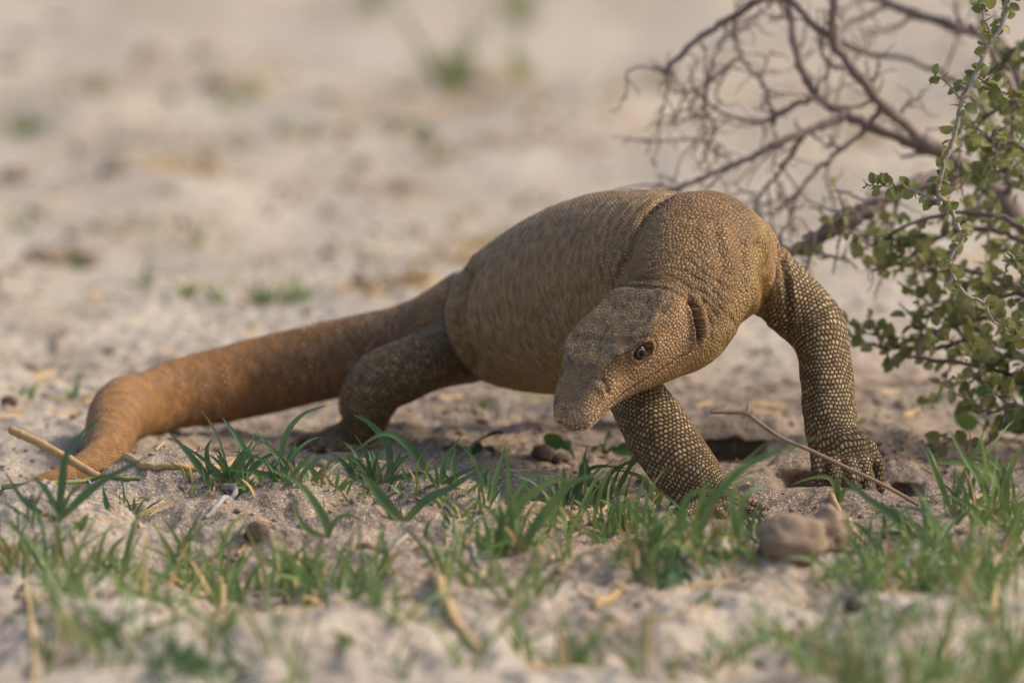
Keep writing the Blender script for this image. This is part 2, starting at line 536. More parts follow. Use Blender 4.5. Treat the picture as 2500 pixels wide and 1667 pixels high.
def build_lizard():
    root = empty('monitor_lizard', W(1720, 1240, 120) * [1, 1, 0])
    tag(root, 'large brown monitor lizard walking low with its head turned', 'lizard')
    parts = [head_mesh()]
    lines = {}
    for nm, (kind, ref, rows) in LIMBS.items():
        R = np.array(rows, float)
        n = 12 * (len(rows) - 1)
        D = catmull(R, n)
        C = np.array([W(a, b, c) for a, b, c, _, _ in D])
        ks = np.array([kscale(c) for c in D[:, 2]])
        r1, r2 = D[:, 3] * ks, D[:, 4] * ks
        parts.append(tube(C, r1, 36, ref, True, r2))
        T = norm(np.gradient(C, axis=0))
        side = norm(np.cross(T, np.array(ref, float))); up = norm(np.cross(side, T))
        arc = np.concatenate([[0], np.cumsum(np.linalg.norm(np.diff(C, axis=0), axis=1))]) / PX
        lines[nm] = dict(kind=kind, C=C, r=(r1 + r2) / 2, r1=r1, r2=r2, T=T, S=side, U=up, arc=arc)
    for di, (rows, _) in enumerate(DIGITS):
        D = catmull(np.array(rows, float), 18)
        C = np.array([W(a, b, c) for a, b, c, _ in D])
        r = D[:, 3] * np.array([kscale(c) for c in D[:, 2]])
        # knuckles
        r = r * (1 + .08 * np.cos(np.linspace(0, 1, 18) * 6.28 * 2.2))
        parts.append(tube(C, r, 14, AWAY, True))
        T = norm(np.gradient(C, axis=0)); side = norm(np.cross(T, np.array(AWAY, float))); up = norm(np.cross(side, T))
        arc = np.concatenate([[0], np.cumsum(np.linalg.norm(np.diff(C, axis=0), axis=1))]) / PX
        lines['digit%d' % di] = dict(kind='digit', C=C, r=r, r1=r, r2=r, T=T, S=side, U=up, arc=arc)
    V, F = join(parts)
    tmp = mesh_obj('body', V, F)
    md = tmp.modifiers.new('remesh', 'REMESH')
    md.mode = 'VOXEL'; md.voxel_size = 0.00085
    dg = bpy.context.evaluated_depsgraph_get()
    me = bpy.data.meshes.new_from_object(tmp.evaluated_get(dg))
    bpy.data.objects.remove(tmp)
    nv = len(me.vertices)
    P = np.empty(nv * 3); me.vertices.foreach_get('co', P); P = P.reshape(-1, 3)
    E = np.empty(len(me.edges) * 2, int); me.edges.foreach_get('vertices', E); E = E.reshape(-1, 2)
    both = np.concatenate([E, E[:, ::-1]]); both = both[np.argsort(both[:, 0], kind='stable')]
    start = np.searchsorted(both[:, 0], np.arange(nv)); deg = np.bincount(both[:, 0], minlength=nv)
    NB = np.stack([both[np.minimum(start + np.minimum(k, deg - 1), len(both) - 1), 1] for k in range(6)], 1)
    NM = np.stack([(k < deg) for k in range(6)], 1).astype(float); NM /= NM.sum(1, keepdims=True)

    def relax(P, it, w=None, lam=.5):
        for k in range(it):
            A = sum(P[NB[:, j]] * NM[:, j:j + 1] for j in range(6))
            D = A - P
            P = P + (lam * D if w is None else lam * w[:, None] * D)
        return P

    def normals(P):
        me.vertices.foreach_set('co', P.ravel()); me.update()
        N = np.empty(nv * 3); me.vertex_normals.foreach_get('vector', N)
        return N.reshape(-1, 3)

    P = relax(P, 5)
    # where two parts meet, blend more
    L = (P - H_O) / PX
    hs, hw, hn = L @ H_F, L @ H_W, L @ H_N
    names = list(lines)
    ratio = np.full((nv, len(names)), 9.0)
    vv = np.zeros((nv, len(names))); uu = np.zeros((nv, len(names))); yc = np.zeros((nv, len(names)))
    for k, nm in enumerate(names):
        q = lines[nm]
        C, r = q['C'], q['r']
        for a in range(0, nv, 20000):
            p = P[a:a + 20000]
            d2 = (C * C).sum(1)[None] - 2 * p @ C.T
            i = np.argmin(d2, 1)
            dv = p - C[i]
            al = (dv * q['T'][i]).sum(1)
            x = (dv * q['S'][i]).sum(1) / q['r1'][i]; y = (dv * q['U'][i]).sum(1) / q['r2'][i]
            ex = np.where((i == 0) | (i == len(C) - 1), np.abs(al) / r[i], 0)
            ratio[a:a + 20000, k] = np.sqrt(x * x + y * y + ex ** 2)
            vv[a:a + 20000, k] = q['arc'][i] + al / PX
            uu[a:a + 20000, k] = np.arctan2(x, y if q['kind'] in ('trunk', 'tail') else -y)
            yc[a:a + 20000, k] = y / np.maximum(np.hypot(x, y), 1e-6)
    headr = np.where((hs > -30), 1.0, 1 + (-hs - 30) / 60)
    inhead = (hs > -40) & (hs < 430) & (np.abs(hw) < 150) & (hn > -275) & (hn < 30)
    headw = smooth(-40, 15, hs) * inhead
    order = np.sort(ratio, 1)
    junc = smooth(1.45, 1.08, order[:, 1])
    junc = junc * (1 - smooth(30, 80, hs) * inhead)
    P = relax(P, 22, junc)
    part = np.argmin(ratio, 1)
    pn = np.array(names)[part]
    own = ratio[np.arange(nv), part]
    v = vv[np.arange(nv), part]; u = uu[np.arange(nv), part]
    second = order[:, 1]
    ycv = yc[np.arange(nv), part]
    marg = smooth(1.0, 1.35, second)        # 1 well inside a single part
    digit = np.char.startswith(pn, 'digit').astype(float)

    arm = np.isin(pn, ['arm_right', 'arm_left']) | (digit > .5)
    inhead = inhead & ~(arm & (own < 1.13) & (hn < -120))
    headw = headw * inhead
    is_t = (pn == 'trunk'); is_n = (pn == 'neck') | (pn == 'scapula'); is_tail = (pn == 'tail')
    limb = np.isin(pn, ['arm_left', 'arm_right', 'leg_right', 'leg_left']) | (digit > .5)
    # ---------------- relief carved into the surface
    N = normals(P)
    disp = np.zeros(nv)
    M = P / PX
    # flank folds running down the sides of the trunk
    vt = vv[:, names.index('trunk')]
    wob = noise3(M / 90.0) * 20 + noise3(M / 35.0) * 5
    fold = np.abs(np.sin((vt + wob) * math.pi / 36.0))
    amp = is_t * (6.5 * smooth(420, 140, vt) + 1.5) * smooth(.2, 1, marg * .5 + .5)
    disp += amp * (fold ** .6 - .75)
    fine = np.abs(np.sin((vt + wob * 1.7 + noise3(M / 15.0) * 5) * math.pi / 13.0))
    disp += is_t * .9 * (fine - .6)
    # neck: cross folds close behind the skull, loose skin on the side
    vn = vv[:, names.index('neck')]
    wobn = noise3(M / 70.0 + 9) * 26 + noise3(M / 26.0 + 3) * 6
    fn = np.abs(np.sin((vn + wobn) * math.pi / 21.0))
    nk = (is_n | ((hs < 0) & inhead)) * (1 - headw)
    disp += nk * (4.6 * smooth(260, 60, vn) + 1.3) * (fn ** .7 - .7)
    # bend folds inside elbows, wrists, skin of the arm pit
    for nm, spots in (('arm_left', ((95, 40), (255, 26), (470, 22))), ('arm_right', ((240, 30), (560, 26))), ('leg_right', ((270, 30),))):
        k = names.index(nm)
        for c, wd in spots:
            g = np.exp(-((vv[:, k] - c) / wd) ** 2) * (pn == nm)
            disp += g * 2.4 * (np.abs(np.sin((vv[:, k] + wob * .5) * math.pi / 17.0)) - .6)
    # slight muscle and skin unevenness everywhere
    disp += (2.2 * noise3(M / 60.0) + 1.1 * noise3(M / 24.0 + 5)) * (1 - .6 * headw)
    P = P + N * disp[:, None] * PX

    # groove where the loose skin of the shoulder laps over the flank
    def groove(P, line, width, depth, shoulder=0.0):
        """carve along a polyline of (px, py); follows the skin that faces the lens there"""
        N = normals(P)
        k = (DIST + ((P - AIM) @ FWD)) / DIST
        sx = (P - AIM) @ RIGHT / (PX * k) + 1250; sy = 833.5 - (P - AIM) @ UP / (PX * k)
        face = ((CAM - P) * N).sum(1) > 0
        A = catmull(np.array(line, float), 60)
        best = np.full(nv, 1e9)
        for a in A: best = np.minimum(best, np.hypot(sx - a[0], sy - a[1]))
        prof = -depth * np.exp(-(best / width) ** 2) + shoulder * np.exp(-((best - 2.2 * width) / (1.2 * width)) ** 2)
        return P + N * (prof * face)[:, None] * PX

    body_d = (P - AIM) @ FWD / PX
    Q = groove(P, [(1662, 452), (1612, 494), (1572, 532), (1547, 582), (1532, 622), (1512, 668)], 9, 11, 0.5)
    P = np.where((is_t | is_n)[:, None], Q, P)
    Q = groove(P, [(1148, 660), (1126, 715), (1120, 765), (1128, 833), (1156, 892)], 15, 26, 4)
    P = np.where((is_t | is_tail | (pn == 'leg_right'))[:, None], Q, P)
    Q = groove(P, [(1846, 600), (1852, 650), (1866, 710), (1868, 775)], 10, 9, 4)
    P = np.where((pn != 'tail')[:, None] & (hs < 0)[:, None], Q, P)
    Q = groove(P, [(1902, 610), (1916, 670), (1924, 740), (1920, 800)], 7, 9, 4)
    P = np.where((limb & (hs < 0))[:, None], Q, P)
    Q = groove(P, [(1800, 560), (1815, 640), (1800, 720), (1768, 790)], 14, 5, 3)
    P = np.where((is_n | is_t)[:, None], Q, P)
    Q = groove(P, [(1745, 560), (1760, 650), (1748, 740), (1725, 820)], 12, 3, 2)
    P = np.where((is_n)[:, None], Q, P)
    P = relax(P, 1)
    # ---------------- the head's features, in the head's own frame (s forward, w left, n up)
    L = (P - H_O) / PX
    hs, hw, hn = L @ H_F, L @ H_W, L @ H_N
    N = normals(P)
    disp = np.zeros(nv)
    mid = np.interp(hs, [0, 60, 130, 185, 230, 290, 340, 380, 402], [0, -4, -12, -23, -33, -36, -30, -20, -12])
    side = np.sign(hw - mid) * inhead
    for sg in (1, -1):
        ok = inhead & (side == sg)
        # eye: socket, lids and a brow shelf above
        ds, dn = (hs - 174) / 1.25, (hn + 26)
        r = np.hypot(ds, dn)
        disp += ok * (-12 * np.exp(-(r / 16) ** 4) + 5.5 * np.exp(-((r - 23) / 4.5) ** 2) - 3.0 * np.exp(-((r - 31) / 3.5) ** 2) + 2.0 * np.exp(-((r - 37) / 4) ** 2))
        brow = np.exp(-((hn - (-3 - .012 * np.abs(hs - 150))) / 8) ** 2) * smooth(70, 130, hs) * smooth(330, 240, hs)
        disp += ok * 14 * brow
        # hollow in front of the eye, temple behind
        disp += ok * (-6 * np.exp(-((hs - 240) / 26) ** 2 - ((hn + 44) / 14) ** 2) - 5 * np.exp(-((hs - 110) / 30) ** 2 - ((hn + 40) / 22) ** 2))
        # nostril: a slanting slit with a raised front rim
        a = (hs - 296) * .8 + (hn + 32) * .6; b = -(hs - 296) * .6 + (hn + 32) * .8
        disp += ok * (-9 * np.exp(-(a / 8) ** 2 - (b / 17) ** 2) + 5 * np.exp(-((a - 13) / 6) ** 2 - (b / 22) ** 2)) * (1 if sg > 0 else .3)
        # mouth line
        ml = np.interp(hs, [50, 95, 112, 200, 300, 380, 410], [-150, -128, -122, -101, -77, -56, -50])
        disp += ok * (-6.5 * np.exp(-((hn - ml) / 3.2) ** 2) + 2.0 * np.exp(-((hn - ml - 9) / 6) ** 2) + 1.5 * np.exp(-((hn - ml + 9) / 6) ** 2)) * smooth(50, 80, hs) * np.where(hs < 112, 1.7, 1)
        # ear: deep upright slit with a skin flap before it
        es = (hs - (24 - .72 * (hn + 91))) * .81; en = np.abs(hn + 91) / 46
        disp += ok * (-30 * np.exp(-((es + 3) / 6.5) ** 2) + 9 * np.exp(-((es - 9) / 5) ** 2) + 9 * np.exp(-((es + 22) / 9) ** 2) - 5 * np.exp(-((es + 40) / 6) ** 2)) * smooth(1.15, .7, en)
    # back edge of the skull plates
    disp += inhead * (-6 * np.exp(-((hs + 4 + .0006 * hw ** 2) / 7) ** 2)) * smooth(-40, -10, hn)
    disp += inhead * headw * (1.5 * noise3(M / 14.0 + 2) + 2.0 * noise3(M / 34.0 + 7)) * smooth(-30, -8, hn)
    P = P + N * (disp * smooth(-45, -25, hs))[:, None] * PX
    P = np.where(inhead[:, None], relax(P, 1, lam=.35), P)
    me.vertices.foreach_set('co', P.ravel()); me.update()

    # ---------------- skin data for the material
    kinds = np.zeros((nv, 4))
    kinds[:, 0] = np.maximum(limb * smooth(1.0, 1.3, second), digit) * (1 - headw)
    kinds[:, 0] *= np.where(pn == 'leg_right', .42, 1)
    kinds[:, 1] = is_tail * smooth(60, 240, v)
    kinds[:, 2] = headw
    kinds[:, 3] = is_t * smooth(.95, 1.2, second)
    rr = np.array([np.mean(lines[nm]['r']) / PX for nm in names])[part]
    cu = np.select([limb, is_tail, is_t], [10.6, 13.0, 8.5], 9.0); cv = np.select([limb, is_tail, is_t], [11.6, 9.5, 8.0], 8.6)
    wv = noise3(M / 45.0 + 6) * 9
    uv = np.stack([u * rr / cu, (v + wv) / cv, np.zeros(nv)], 1)
    L = (P - H_O) / PX
    hs, hw, hn = L @ H_F, L @ H_W, L @ H_N
    N = normals(P)
    flat = (N @ H_N > .62) & (hn > -45)
    huv = np.stack([np.where(flat, hw + 5 * noise3(M / 25.0), np.sign(hw) * 300 + hn), hs + 6 * noise3(M / 30.0), np.zeros(nv)], 1) / 8.6
    uv = np.where((headw > .5)[:, None], huv, uv)
    crownw = headw * flat
    # pigment: warm brown back, ochre belly, orange tail end, grey-brown crown
    up = N[:, 2]
    c = np.tile(np.array([.245, .148, .070]), (nv, 1))

    def lay(c, col, w): return c * (1 - w[:, None]) + np.array(col) * w[:, None]
    blot = noise3(M / 120.0); blo2 = noise3(M / 40.0 + 4)
    c = lay(c, (.31, .20, .096), np.clip(.5 + blot * .8, 0, 1) * .7)
    bel = is_t * smooth(-.35, -.9, ycv) * .8
    c = lay(c, (.37, .215, .068), bel)
    c = lay(c, (.215, .143, .083), is_t * smooth(.1, .9, ycv) * .5)
    c = lay(c, (.36, .24, .085), is_t * np.clip(noise3(M / 55.0 + 11) * 2 - .25, 0, 1) * .6)
    c = lay(c, (.30, .25, .20), is_t * np.clip(noise3(M / np.array([45., 45., 90.]) + 21) * 2 - .4, 0, 1) * .6)
    tl = is_tail * smooth(100, 700, v)
    c = lay(c, (.56, .265, .072), tl * .85)
    c = lay(c, (.70, .39, .12), is_tail * smooth(700, 1050, v) * .7)
    crown = headw * smooth(-24, -6, hn) * smooth(420, 330, hs)
    c = lay(c, (.215, .152, .088), crown * .9)
    c = lay(c, (.115, .09, .07), crown * np.clip(noise3(M / 30.0 + 3) * 2.2 + .1, 0, 1) * .75)
    c = lay(c, (.43, .285, .175), headw * smooth(-20, -45, hn) * smooth(-170, -120, hn) * .75)
    c = lay(c, (.44, .31, .12), (headw + is_n * .8).clip(0, 1) * smooth(-110, -180, hn) * .7)
    c = lay(c, (.30, .15, .08), headw * np.exp(-((hs - 165) / 75) ** 2 - ((hn + 5) / 8) ** 2) * .85)      # rufous brow edge
    c = lay(c, (.33, .15, .09), headw * np.exp(-((hs - 312) / 13) ** 2 - ((hn + 34) / 20) ** 2) * .8)      # nostril rim
    c = lay(c, (.36, .29, .19), headw * np.exp(-((hs - 294) / 13) ** 2 - ((hn + 30) / 17) ** 2) * .95)
    c = lay(c, (.34, .17, .10), headw * np.exp(-(((hs - (24 - .72 * (hn + 91))) * .81 - 12) / 8) ** 2 - ((hn + 91) / 40) ** 2) * .8)
    c = lay(c, (.30, .13, .07), headw * smooth(385, 405, hs) * smooth(-62, -50, hn) * .6)
    c = lay(c, (.20, .13, .065), limb * .6)
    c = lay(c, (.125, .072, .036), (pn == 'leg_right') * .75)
    er = (hs - (24 - .72 * (hn + 91))) * .81
    c = lay(c, (.05, .028, .02), headw * np.exp(-((er + 5) / 9) ** 2) * smooth(1.1, .8, np.abs(hn + 91) / 46))
    mlc = np.interp(hs, [50, 95, 112, 200, 300, 380, 410], [-150, -128, -122, -101, -77, -56, -50])
    c = lay(c, (.07, .04, .03), headw * np.exp(-((hn - mlc) / 3.0) ** 2) * smooth(90, 120, hs) * .75)
    re = np.hypot((hs - 174) / 1.25, hn + 26)
    c = lay(c, (.09, .055, .04), headw * np.exp(-((re - 19) / 5) ** 2) * .7)
    c = c * np.array([1.30, 1.18, .98])
    c = c * (1 - .20 * is_tail + .42 * is_t + .16 * crown + .14 * headw * (1 - crown))[:, None]
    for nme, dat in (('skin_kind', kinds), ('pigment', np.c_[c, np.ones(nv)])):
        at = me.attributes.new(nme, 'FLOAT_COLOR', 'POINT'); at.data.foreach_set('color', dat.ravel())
    at = me.attributes.new('crown', 'FLOAT', 'POINT'); at.data.foreach_set('value', crownw)
    at = me.attributes.new('skin_uv', 'FLOAT_VECTOR', 'POINT'); at.data.foreach_set('vector', uv.ravel())
    me.polygons.foreach_set('use_smooth', np.ones(len(me.polygons), bool))
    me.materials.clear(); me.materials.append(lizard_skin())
    body = bpy.data.objects.new('body', me); COL.objects.link(body)
    body.parent = root; body.matrix_parent_inverse.identity()
    body.location = -root.location
    me.name = 'body'

    # ---------------- eyes
    em = eye_material()
    for sg in (1, -1):
        c0 = head_pt(174, sg * 90 - 21, -26)
        gaze = norm(H_W * sg * .93 + H_F * .36 + H_N * .05)
        n1, n2 = 24, 14
        Vv, Ff = [], []
        ax = norm(np.cross(gaze, H_N)); ay = np.cross(ax, gaze)
        rad = 24 * PX
        for i in range(n2 + 1):
            th = math.pi * i / n2
            for j in range(n1):
                ph = 2 * math.pi * j / n1
                Vv.append(rad * (gaze * math.cos(th) + math.sin(th) * (ax * math.cos(ph) + ay * math.sin(ph))))
        for i in range(n2):
            for j in range(n1):
                k = (j + 1) % n1
                Ff.append((i * n1 + j, i * n1 + k, (i + 1) * n1 + k, (i + 1) * n1 + j))
        o = mesh_obj('eye', np.array(Vv), Ff, em, root)
        o.location = Vector(c0) - root.location
        th = np.repeat(np.linspace(0, 1, n2 + 1), n1)
        at = o.data.attributes.new('polar', 'FLOAT', 'POINT'); at.data.foreach_set('value', th)
    # ---------------- claws
    cm, ct, cb = new_mat('claw'); cb.inputs['Base Color'].default_value = (.03, .022, .016, 1); cb.inputs['Roughness'].default_value = .35
    for rows, _ in DIGITS:
        a, b = np.array(rows[-2][:3], float), np.array(rows[-1][:3], float)
        pa, pb = W(*a), W(*b)
        dr = norm(pb - pa); r = rows[-1][3] * PX
        pts = np.array([pb - dr * r * .6 + [0, 0, r * .25], pb + dr * r * .9 + [0, 0, r * .3], pb + dr * r * 1.7 + [0, 0, -r * .1], pb + dr * r * 2.1 + [0, 0, -r * .8]])
        C = catmull(pts, 9)
        V2, F2 = tube(C, np.linspace(.6, .05, 9) * r, 8, (.3, .2, 1), True)
        mesh_obj('claw', V2 - np.array(root.location), F2, cm, root)
    # ---------------- sand stuck to the snout
    sel = np.where(inhead & (hs > 345) & (hn < -18))[0]
    wgt = smooth(345, 405, hs[sel]) + .25 * smooth(-60, -80, hn[sel])
    pick = rng.choice(sel, 700, p=wgt / wgt.sum())
    octv = np.array([[1, 0, 0], [-1, 0, 0], [0, 1, 0], [0, -1, 0], [0, 0, 1], [0, 0, -1.]])
    octf = [(0, 2, 4), (2, 1, 4), (1, 3, 4), (3, 0, 4), (2, 0, 5), (1, 2, 5), (3, 1, 5), (0, 3, 5)]
    gp = []
    for i in pick:
        gp.append((P[i] + N[i] * .00008 + octv * rng.uniform(.7, 1.3, (6, 3)) * rng.uniform(.0002, .00046), octf))
    gV, gF = join(gp)
    gm, gt, gb = new_mat('grain'); q = NT(gt)
    q.link(q.mix(q.rng(q.n('NewGeometry').outputs['Random Per Island'], 0, 1), (.75, .65, .50), (.36, .26, .18)), gb.inputs['Base Color'])
    gb.inputs['Roughness'].default_value = .5
    o = mesh_obj('sand_grains', gV - np.array(root.location), gF, gm, root, False); o['kind'] = 'stuff'
    return root


def eye_material():
    m, t, b = new_mat('eye')
    q = NT(t)
    a = q.attr('polar').outputs['Fac']
    c = q.mix(q.rng(a, .135, .142), (.004, .004, .004), (.36, .29, .20))
    c = q.mix(q.rng(a, .150, .162), c, (.020, .014, .009))
    c = q.mix(q.rng(a, .36, .40), c, (.05, .032, .02))
    q.link(c, b.inputs['Base Color'])
    b.inputs['Roughness'].default_value = .04
    b.inputs['Specular IOR Level'].default_value = .4
    return m


def lizard_skin():
    m, t, b = new_mat('lizard_skin')
    q = NT(t)
    p = q.vmul(q.pos(), (5000, 5000, 5000))
    kin = q.attr('skin_kind'); ks = q.n('SeparateColor'); q.link(kin.outputs['Color'], ks.inputs[0])
    limb, tail, head = ks.outputs[0], ks.outputs[1], ks.outputs[2]
    trunk = kin.outputs['Alpha']
    uvs = q.sep(q.attr('skin_uv').outputs['Vector'])
    u, v = uvs[0], uvs[1]
    pig = q.attr('pigment').outputs['Color']
    # irregular scales (head, neck)
    cell = q.comb(u, v)
    eI = q.vor(cell, 1.0, 'DISTANCE_TO_EDGE', '2D', .8).outputs['Distance']
    fI = q.vor(cell, 1.0, 'F1', '2D', .8)
    hI = q.math('MULTIPLY', q.rng(eI, 0.0, .16, smooth=True), q.rng(fI.outputs['Distance'], .0, .75, 1.0, .45))
    # rows of rounded beads (limbs, tail, flank), each row set off by half a bead
    jit = q.n('TexNoise', noise_dimensions='2D'); q.link(cell, jit.inputs['Vector']); jit.inputs['Scale'].default_value = .55; jit.inputs['Detail'].default_value = 2
    jc = q.sep(jit.outputs['Color'])
    uj = q.math('ADD', u, q.math('MULTIPLY', jc[0], .5)); vj = q.math('ADD', v, q.math('MULTIPLY', jc[1], .5))
    vrow = q.math('FLOOR', vj)
    us = q.math('ADD', uj, q.math('MULTIPLY', q.math('MODULO', q.math('ADD', vrow, 4000.0), 2.0), .5))
    fu = q.math('ABSOLUTE', q.math('SUBTRACT', q.math('FRACT', us), .5)); fv = q.math('ABSOLUTE', q.math('SUBTRACT', q.math('FRACT', vj), .5))
    wn = q.n('TexWhiteNoise', noise_dimensions='2D'); q.link(q.comb(q.math('FLOOR', us), vrow), wn.inputs['Vector'])
    rad = q.math('POWER', q.math('ADD', q.math('POWER', q.math('MULTIPLY', fu, 2.0), 3.0), q.math('POWER', q.math('MULTIPLY', fv, 2.0), 3.0)), .3333)
    hR = q.rng(rad, .45, 1.0, 1.0, 0.0, smooth=True)
    H = q.mixf(q.math('MAXIMUM', q.math('MAXIMUM', limb, tail), trunk), hI, hR)
    cR = q.sep(wn.outputs['Color'])
    cI = q.sep(fI.outputs['Color'])
    big = q.noise(p, 1 / 45.0, 4, .65)
    med = q.noise(p, 1 / 14.0, 3, .6)
    col = q.mix(q.rng(big, .30, .66), q.mix(.38, pig, (.10, .07, .05)), pig)
    gen = q.mix(q.math('MULTIPLY', cI[0], .40), col, q.mix(.5, col, (.56, .43, .27)))
    crown = q.attr('crown').outputs['Fac']
    gen = q.mix(q.math('MULTIPLY', q.rng(hI, 0, .45, 1.0, 0.0), q.rng(crown, 0, 1, 1.0, .5)), gen, q.mix(.62, gen, (.07, .04, .025)))
    # limbs: pale bead centres, dark skin between
    bc = q.mix(q.math('POWER', cR[0], 1.3), (.22, .14, .062), (.66, .50, .27))
    bc = q.mix(q.rng(big, .32, .62), q.mix(.45, bc, (.17, .11, .06)), bc)
    lc = q.mix(q.rng(hR, .15, .75), (.10, .058, .026), bc)
    gen = q.mix(limb, gen, lc)
    tc = q.mix(q.math('MULTIPLY', q.rng(cR[0], .2, .95), .6), pig, q.mix(.6, pig, (.70, .52, .40)))
    tc = q.mix(q.rng(q.noise(q.vmul(cell, (.30, .35, 1)), 1.0, 3), .42, .62), q.mix(.42, tc, (.14, .08, .04)), tc)
    tc = q.mix(q.rng(hR, 0, .6), q.mix(.72, tc, (.10, .05, .02)), tc)
    gen = q.mix(tail, gen, tc)
    streak = q.noise(q.vmul(cell, (.34, .60, 1)), 1.0, 6, .75)
    fc = q.mix(q.rng(streak, .41, .58), q.mix(.54, pig, (.11, .08, .06)), q.mix(.40, pig, (.62, .48, .30)))
    fc = q.mix(q.rng(hR, 0, .5), q.mix(.32, fc, (.08, .05, .035)), fc)
    gen = q.mix(trunk, gen, fc)
    # crown: dark pits and dusty abrasions
    pit = q.math('MULTIPLY', q.rng(med, .50, .62, smooth=True), q.rng(q.noise(p, 1 / 60.0, 3), .40, .58))
    gen = q.mix(q.math('MULTIPLY', pit, q.math('MULTIPLY', crown, .75)), gen, (.055, .042, .038))
    dust = q.math('MULTIPLY', q.rng(q.noise(p, 1 / 22.0, 6, .75), .60, .70), q.math('SUBTRACT', 1.0, limb))
    gen = q.mix(q.math('MULTIPLY', dust, .25), gen, (.50, .43, .36))
    q.link(gen, b.inputs['Base Color'])
    b.inputs['Roughness'].default_value = .6
    b.inputs['Specular IOR Level'].default_value = .32
    n1 = q.bump(q.math('MULTIPLY', H, q.rng(crown, 0, 1, 1.0, .6)), 1.0, .0011)
    n2 = q.bump(q.noise(p, 1 / 5.0, 3, .6), .35, .0003, n1)
    q.link(n2, b.inputs['Normal'])
    return m


LIZARD = build_lizard()
# ------------------------------------------------------------------ plants and litter
def leafy_mat(name, c1, c2, base=None, trans=.35, rough=.45):
    m, t, b = new_mat(name)
    q = NT(t)
    oi = q.n('ObjectInfo').outputs['Random']
    isl = q.n('NewGeometry').outputs['Random Per Island']
    f = q.math('FRACT', q.math('ADD', oi, isl))
    c = q.mix(f, c1, c2)
    p = q.pos()
    c = q.mix(q.math('MULTIPLY', q.rng(q.noise(p, 90.0, 3), .35, .7), .45), c, q.mix(.5, c, (.03, .06, .02)))
    if base is not None:
        c = q.mix(q.rng(q.attr('along').outputs['Fac'], .0, .28, 1.0, 0.0), c, base)
        c = q.mix(q.rng(q.attr('along').outputs['Fac'], .88, 1.0, 0.0, .6), c, (.34, .28, .12))
    q.link(c, b.inputs['Base Color'])
    b.inputs['Roughness'].default_value = rough
    b.inputs['Specular IOR Level'].default_value = .35
    tr = q.n('BsdfTranslucent')
    q.link(q.mix(.35, c, (.27, .33, .07)), tr.inputs['Color'])
    mx = q.n('MixShader'); mx.inputs[0].default_value = trans
    q.link(b.outputs[0], mx.inputs[1]); q.link(tr.outputs[0], mx.inputs[2])
    q.link(mx.outputs[0], t.nodes['Material Output'].inputs[0])
    return m


def dry_mat(name, c1, c2, rough=.7, scale=300.0):
    m, t, b = new_mat(name)
    q = NT(t)
    oi = q.n('ObjectInfo').outputs['Random']; isl = q.n('NewGeometry').outputs['Random Per Island']
    c = q.mix(q.math('FRACT', q.math('ADD', oi, isl)), c1, c2)
    nz = q.noise(q.pos(), scale, 4, .65)
    c = q.mix(q.math('MULTIPLY', q.rng(nz, .45, .7), .5), c, q.mix(.6, c, (.05, .035, .025)))
    q.link(c, b.inputs['Base Color'])
    b.inputs['Roughness'].default_value = rough
    b.inputs['Specular IOR Level'].default_value = .3
    q.link(q.bump(nz, .5, .0006), b.inputs['Normal'])
    return m


M_GRASS = leafy_mat('grass_blade', (.125, .22, .085), (.25, .36, .11), (.34, .36, .12), .30)
M_DARKG = leafy_mat('dark_grass_blade', (.075, .16, .078), (.14, .235, .10), (.28, .32, .11), .22)
M_LEAF = leafy_mat('shrub_leaf', (.19, .21, .09), (.38, .38, .15), None, .38)
M_HERB = leafy_mat('herb_leaf', (.025, .085, .030), (.045, .12, .035), None, .25)
M_STRAW = dry_mat('straw', (.62, .44, .21), (.46, .31, .15))
M_BARK = dry_mat('grey_bark', (.25, .195, .175), (.19, .145, .128), .85, 180.0)
M_PALEBARK = dry_mat('pale_bark', (.40, .35, .31), (.34, .29, .25), .75, 240.0)
M_THORN = dry_mat('thorn', (.42, .19, .10), (.34, .17, .09), .5)
M_DEAD = dry_mat('dead_twig', (.30, .215, .15), (.25, .17, .12), .75)
M_BLEACH = dry_mat('bleached_root', (.46, .44, .44), (.40, .37, .36), .8)
M_CLOD = dry_mat('dung_clod', (.70, .53, .39), (.64, .47, .34), .95, 260.0)
_q = NT(M_CLOD.node_tree); _b = M_CLOD.node_tree.nodes['Principled BSDF']
_q.link(_q.bump(_q.noise(_q.vmul(_q.pos(), (1, 1, 3)), 330.0, 6, .72), 1.0, .004), _b.inputs['Normal'])
M_DARK = dry_mat('dark_clod', (.10, .07, .055), (.13, .09, .065), .95, 300.0)
M_CRUMB = dry_mat('soil_crumb', (.36, .275, .205), (.22, .155, .11), .95, 500.0)


def blade_mesh(C, width, up=None, fold=.35):
    """strip with a V fold along the midrib; C centre line, width in metres at the widest"""
    C = np.asarray(C, float); n = len(C)
    T = norm(np.gradient(C, axis=0))
    if up is None:
        a = rng.uniform(0, 6.28); up = np.array([math.cos(a) * .6, -abs(math.sin(a)) - .3, .5])
    S = norm(np.cross(T, up)); N = norm(np.cross(S, T))
    t = np.linspace(0, 1, n)
    w = width * .5 * np.where(t < .35, .55 + .45 * (t / .35) ** .7, np.clip((1 - t) / .65, 0, 1) ** .75)
    V = np.empty((n, 3, 3))
    V[:, 0] = C - S * w[:, None] + N * (w * fold)[:, None]
    V[:, 1] = C
    V[:, 2] = C + S * w[:, None] + N * (w * fold)[:, None]
    F = []
    for i in range(n - 1):
        a = i * 3
        F += [(a, a + 1, a + 4, a + 3), (a + 1, a + 2, a + 5, a + 4)]
    return V.reshape(-1, 3), F, np.repeat(t, 3)


def add_along(o, t):
    at = o.data.attributes.new('along', 'FLOAT', 'POINT'); at.data.foreach_set('value', np.asarray(t, float))


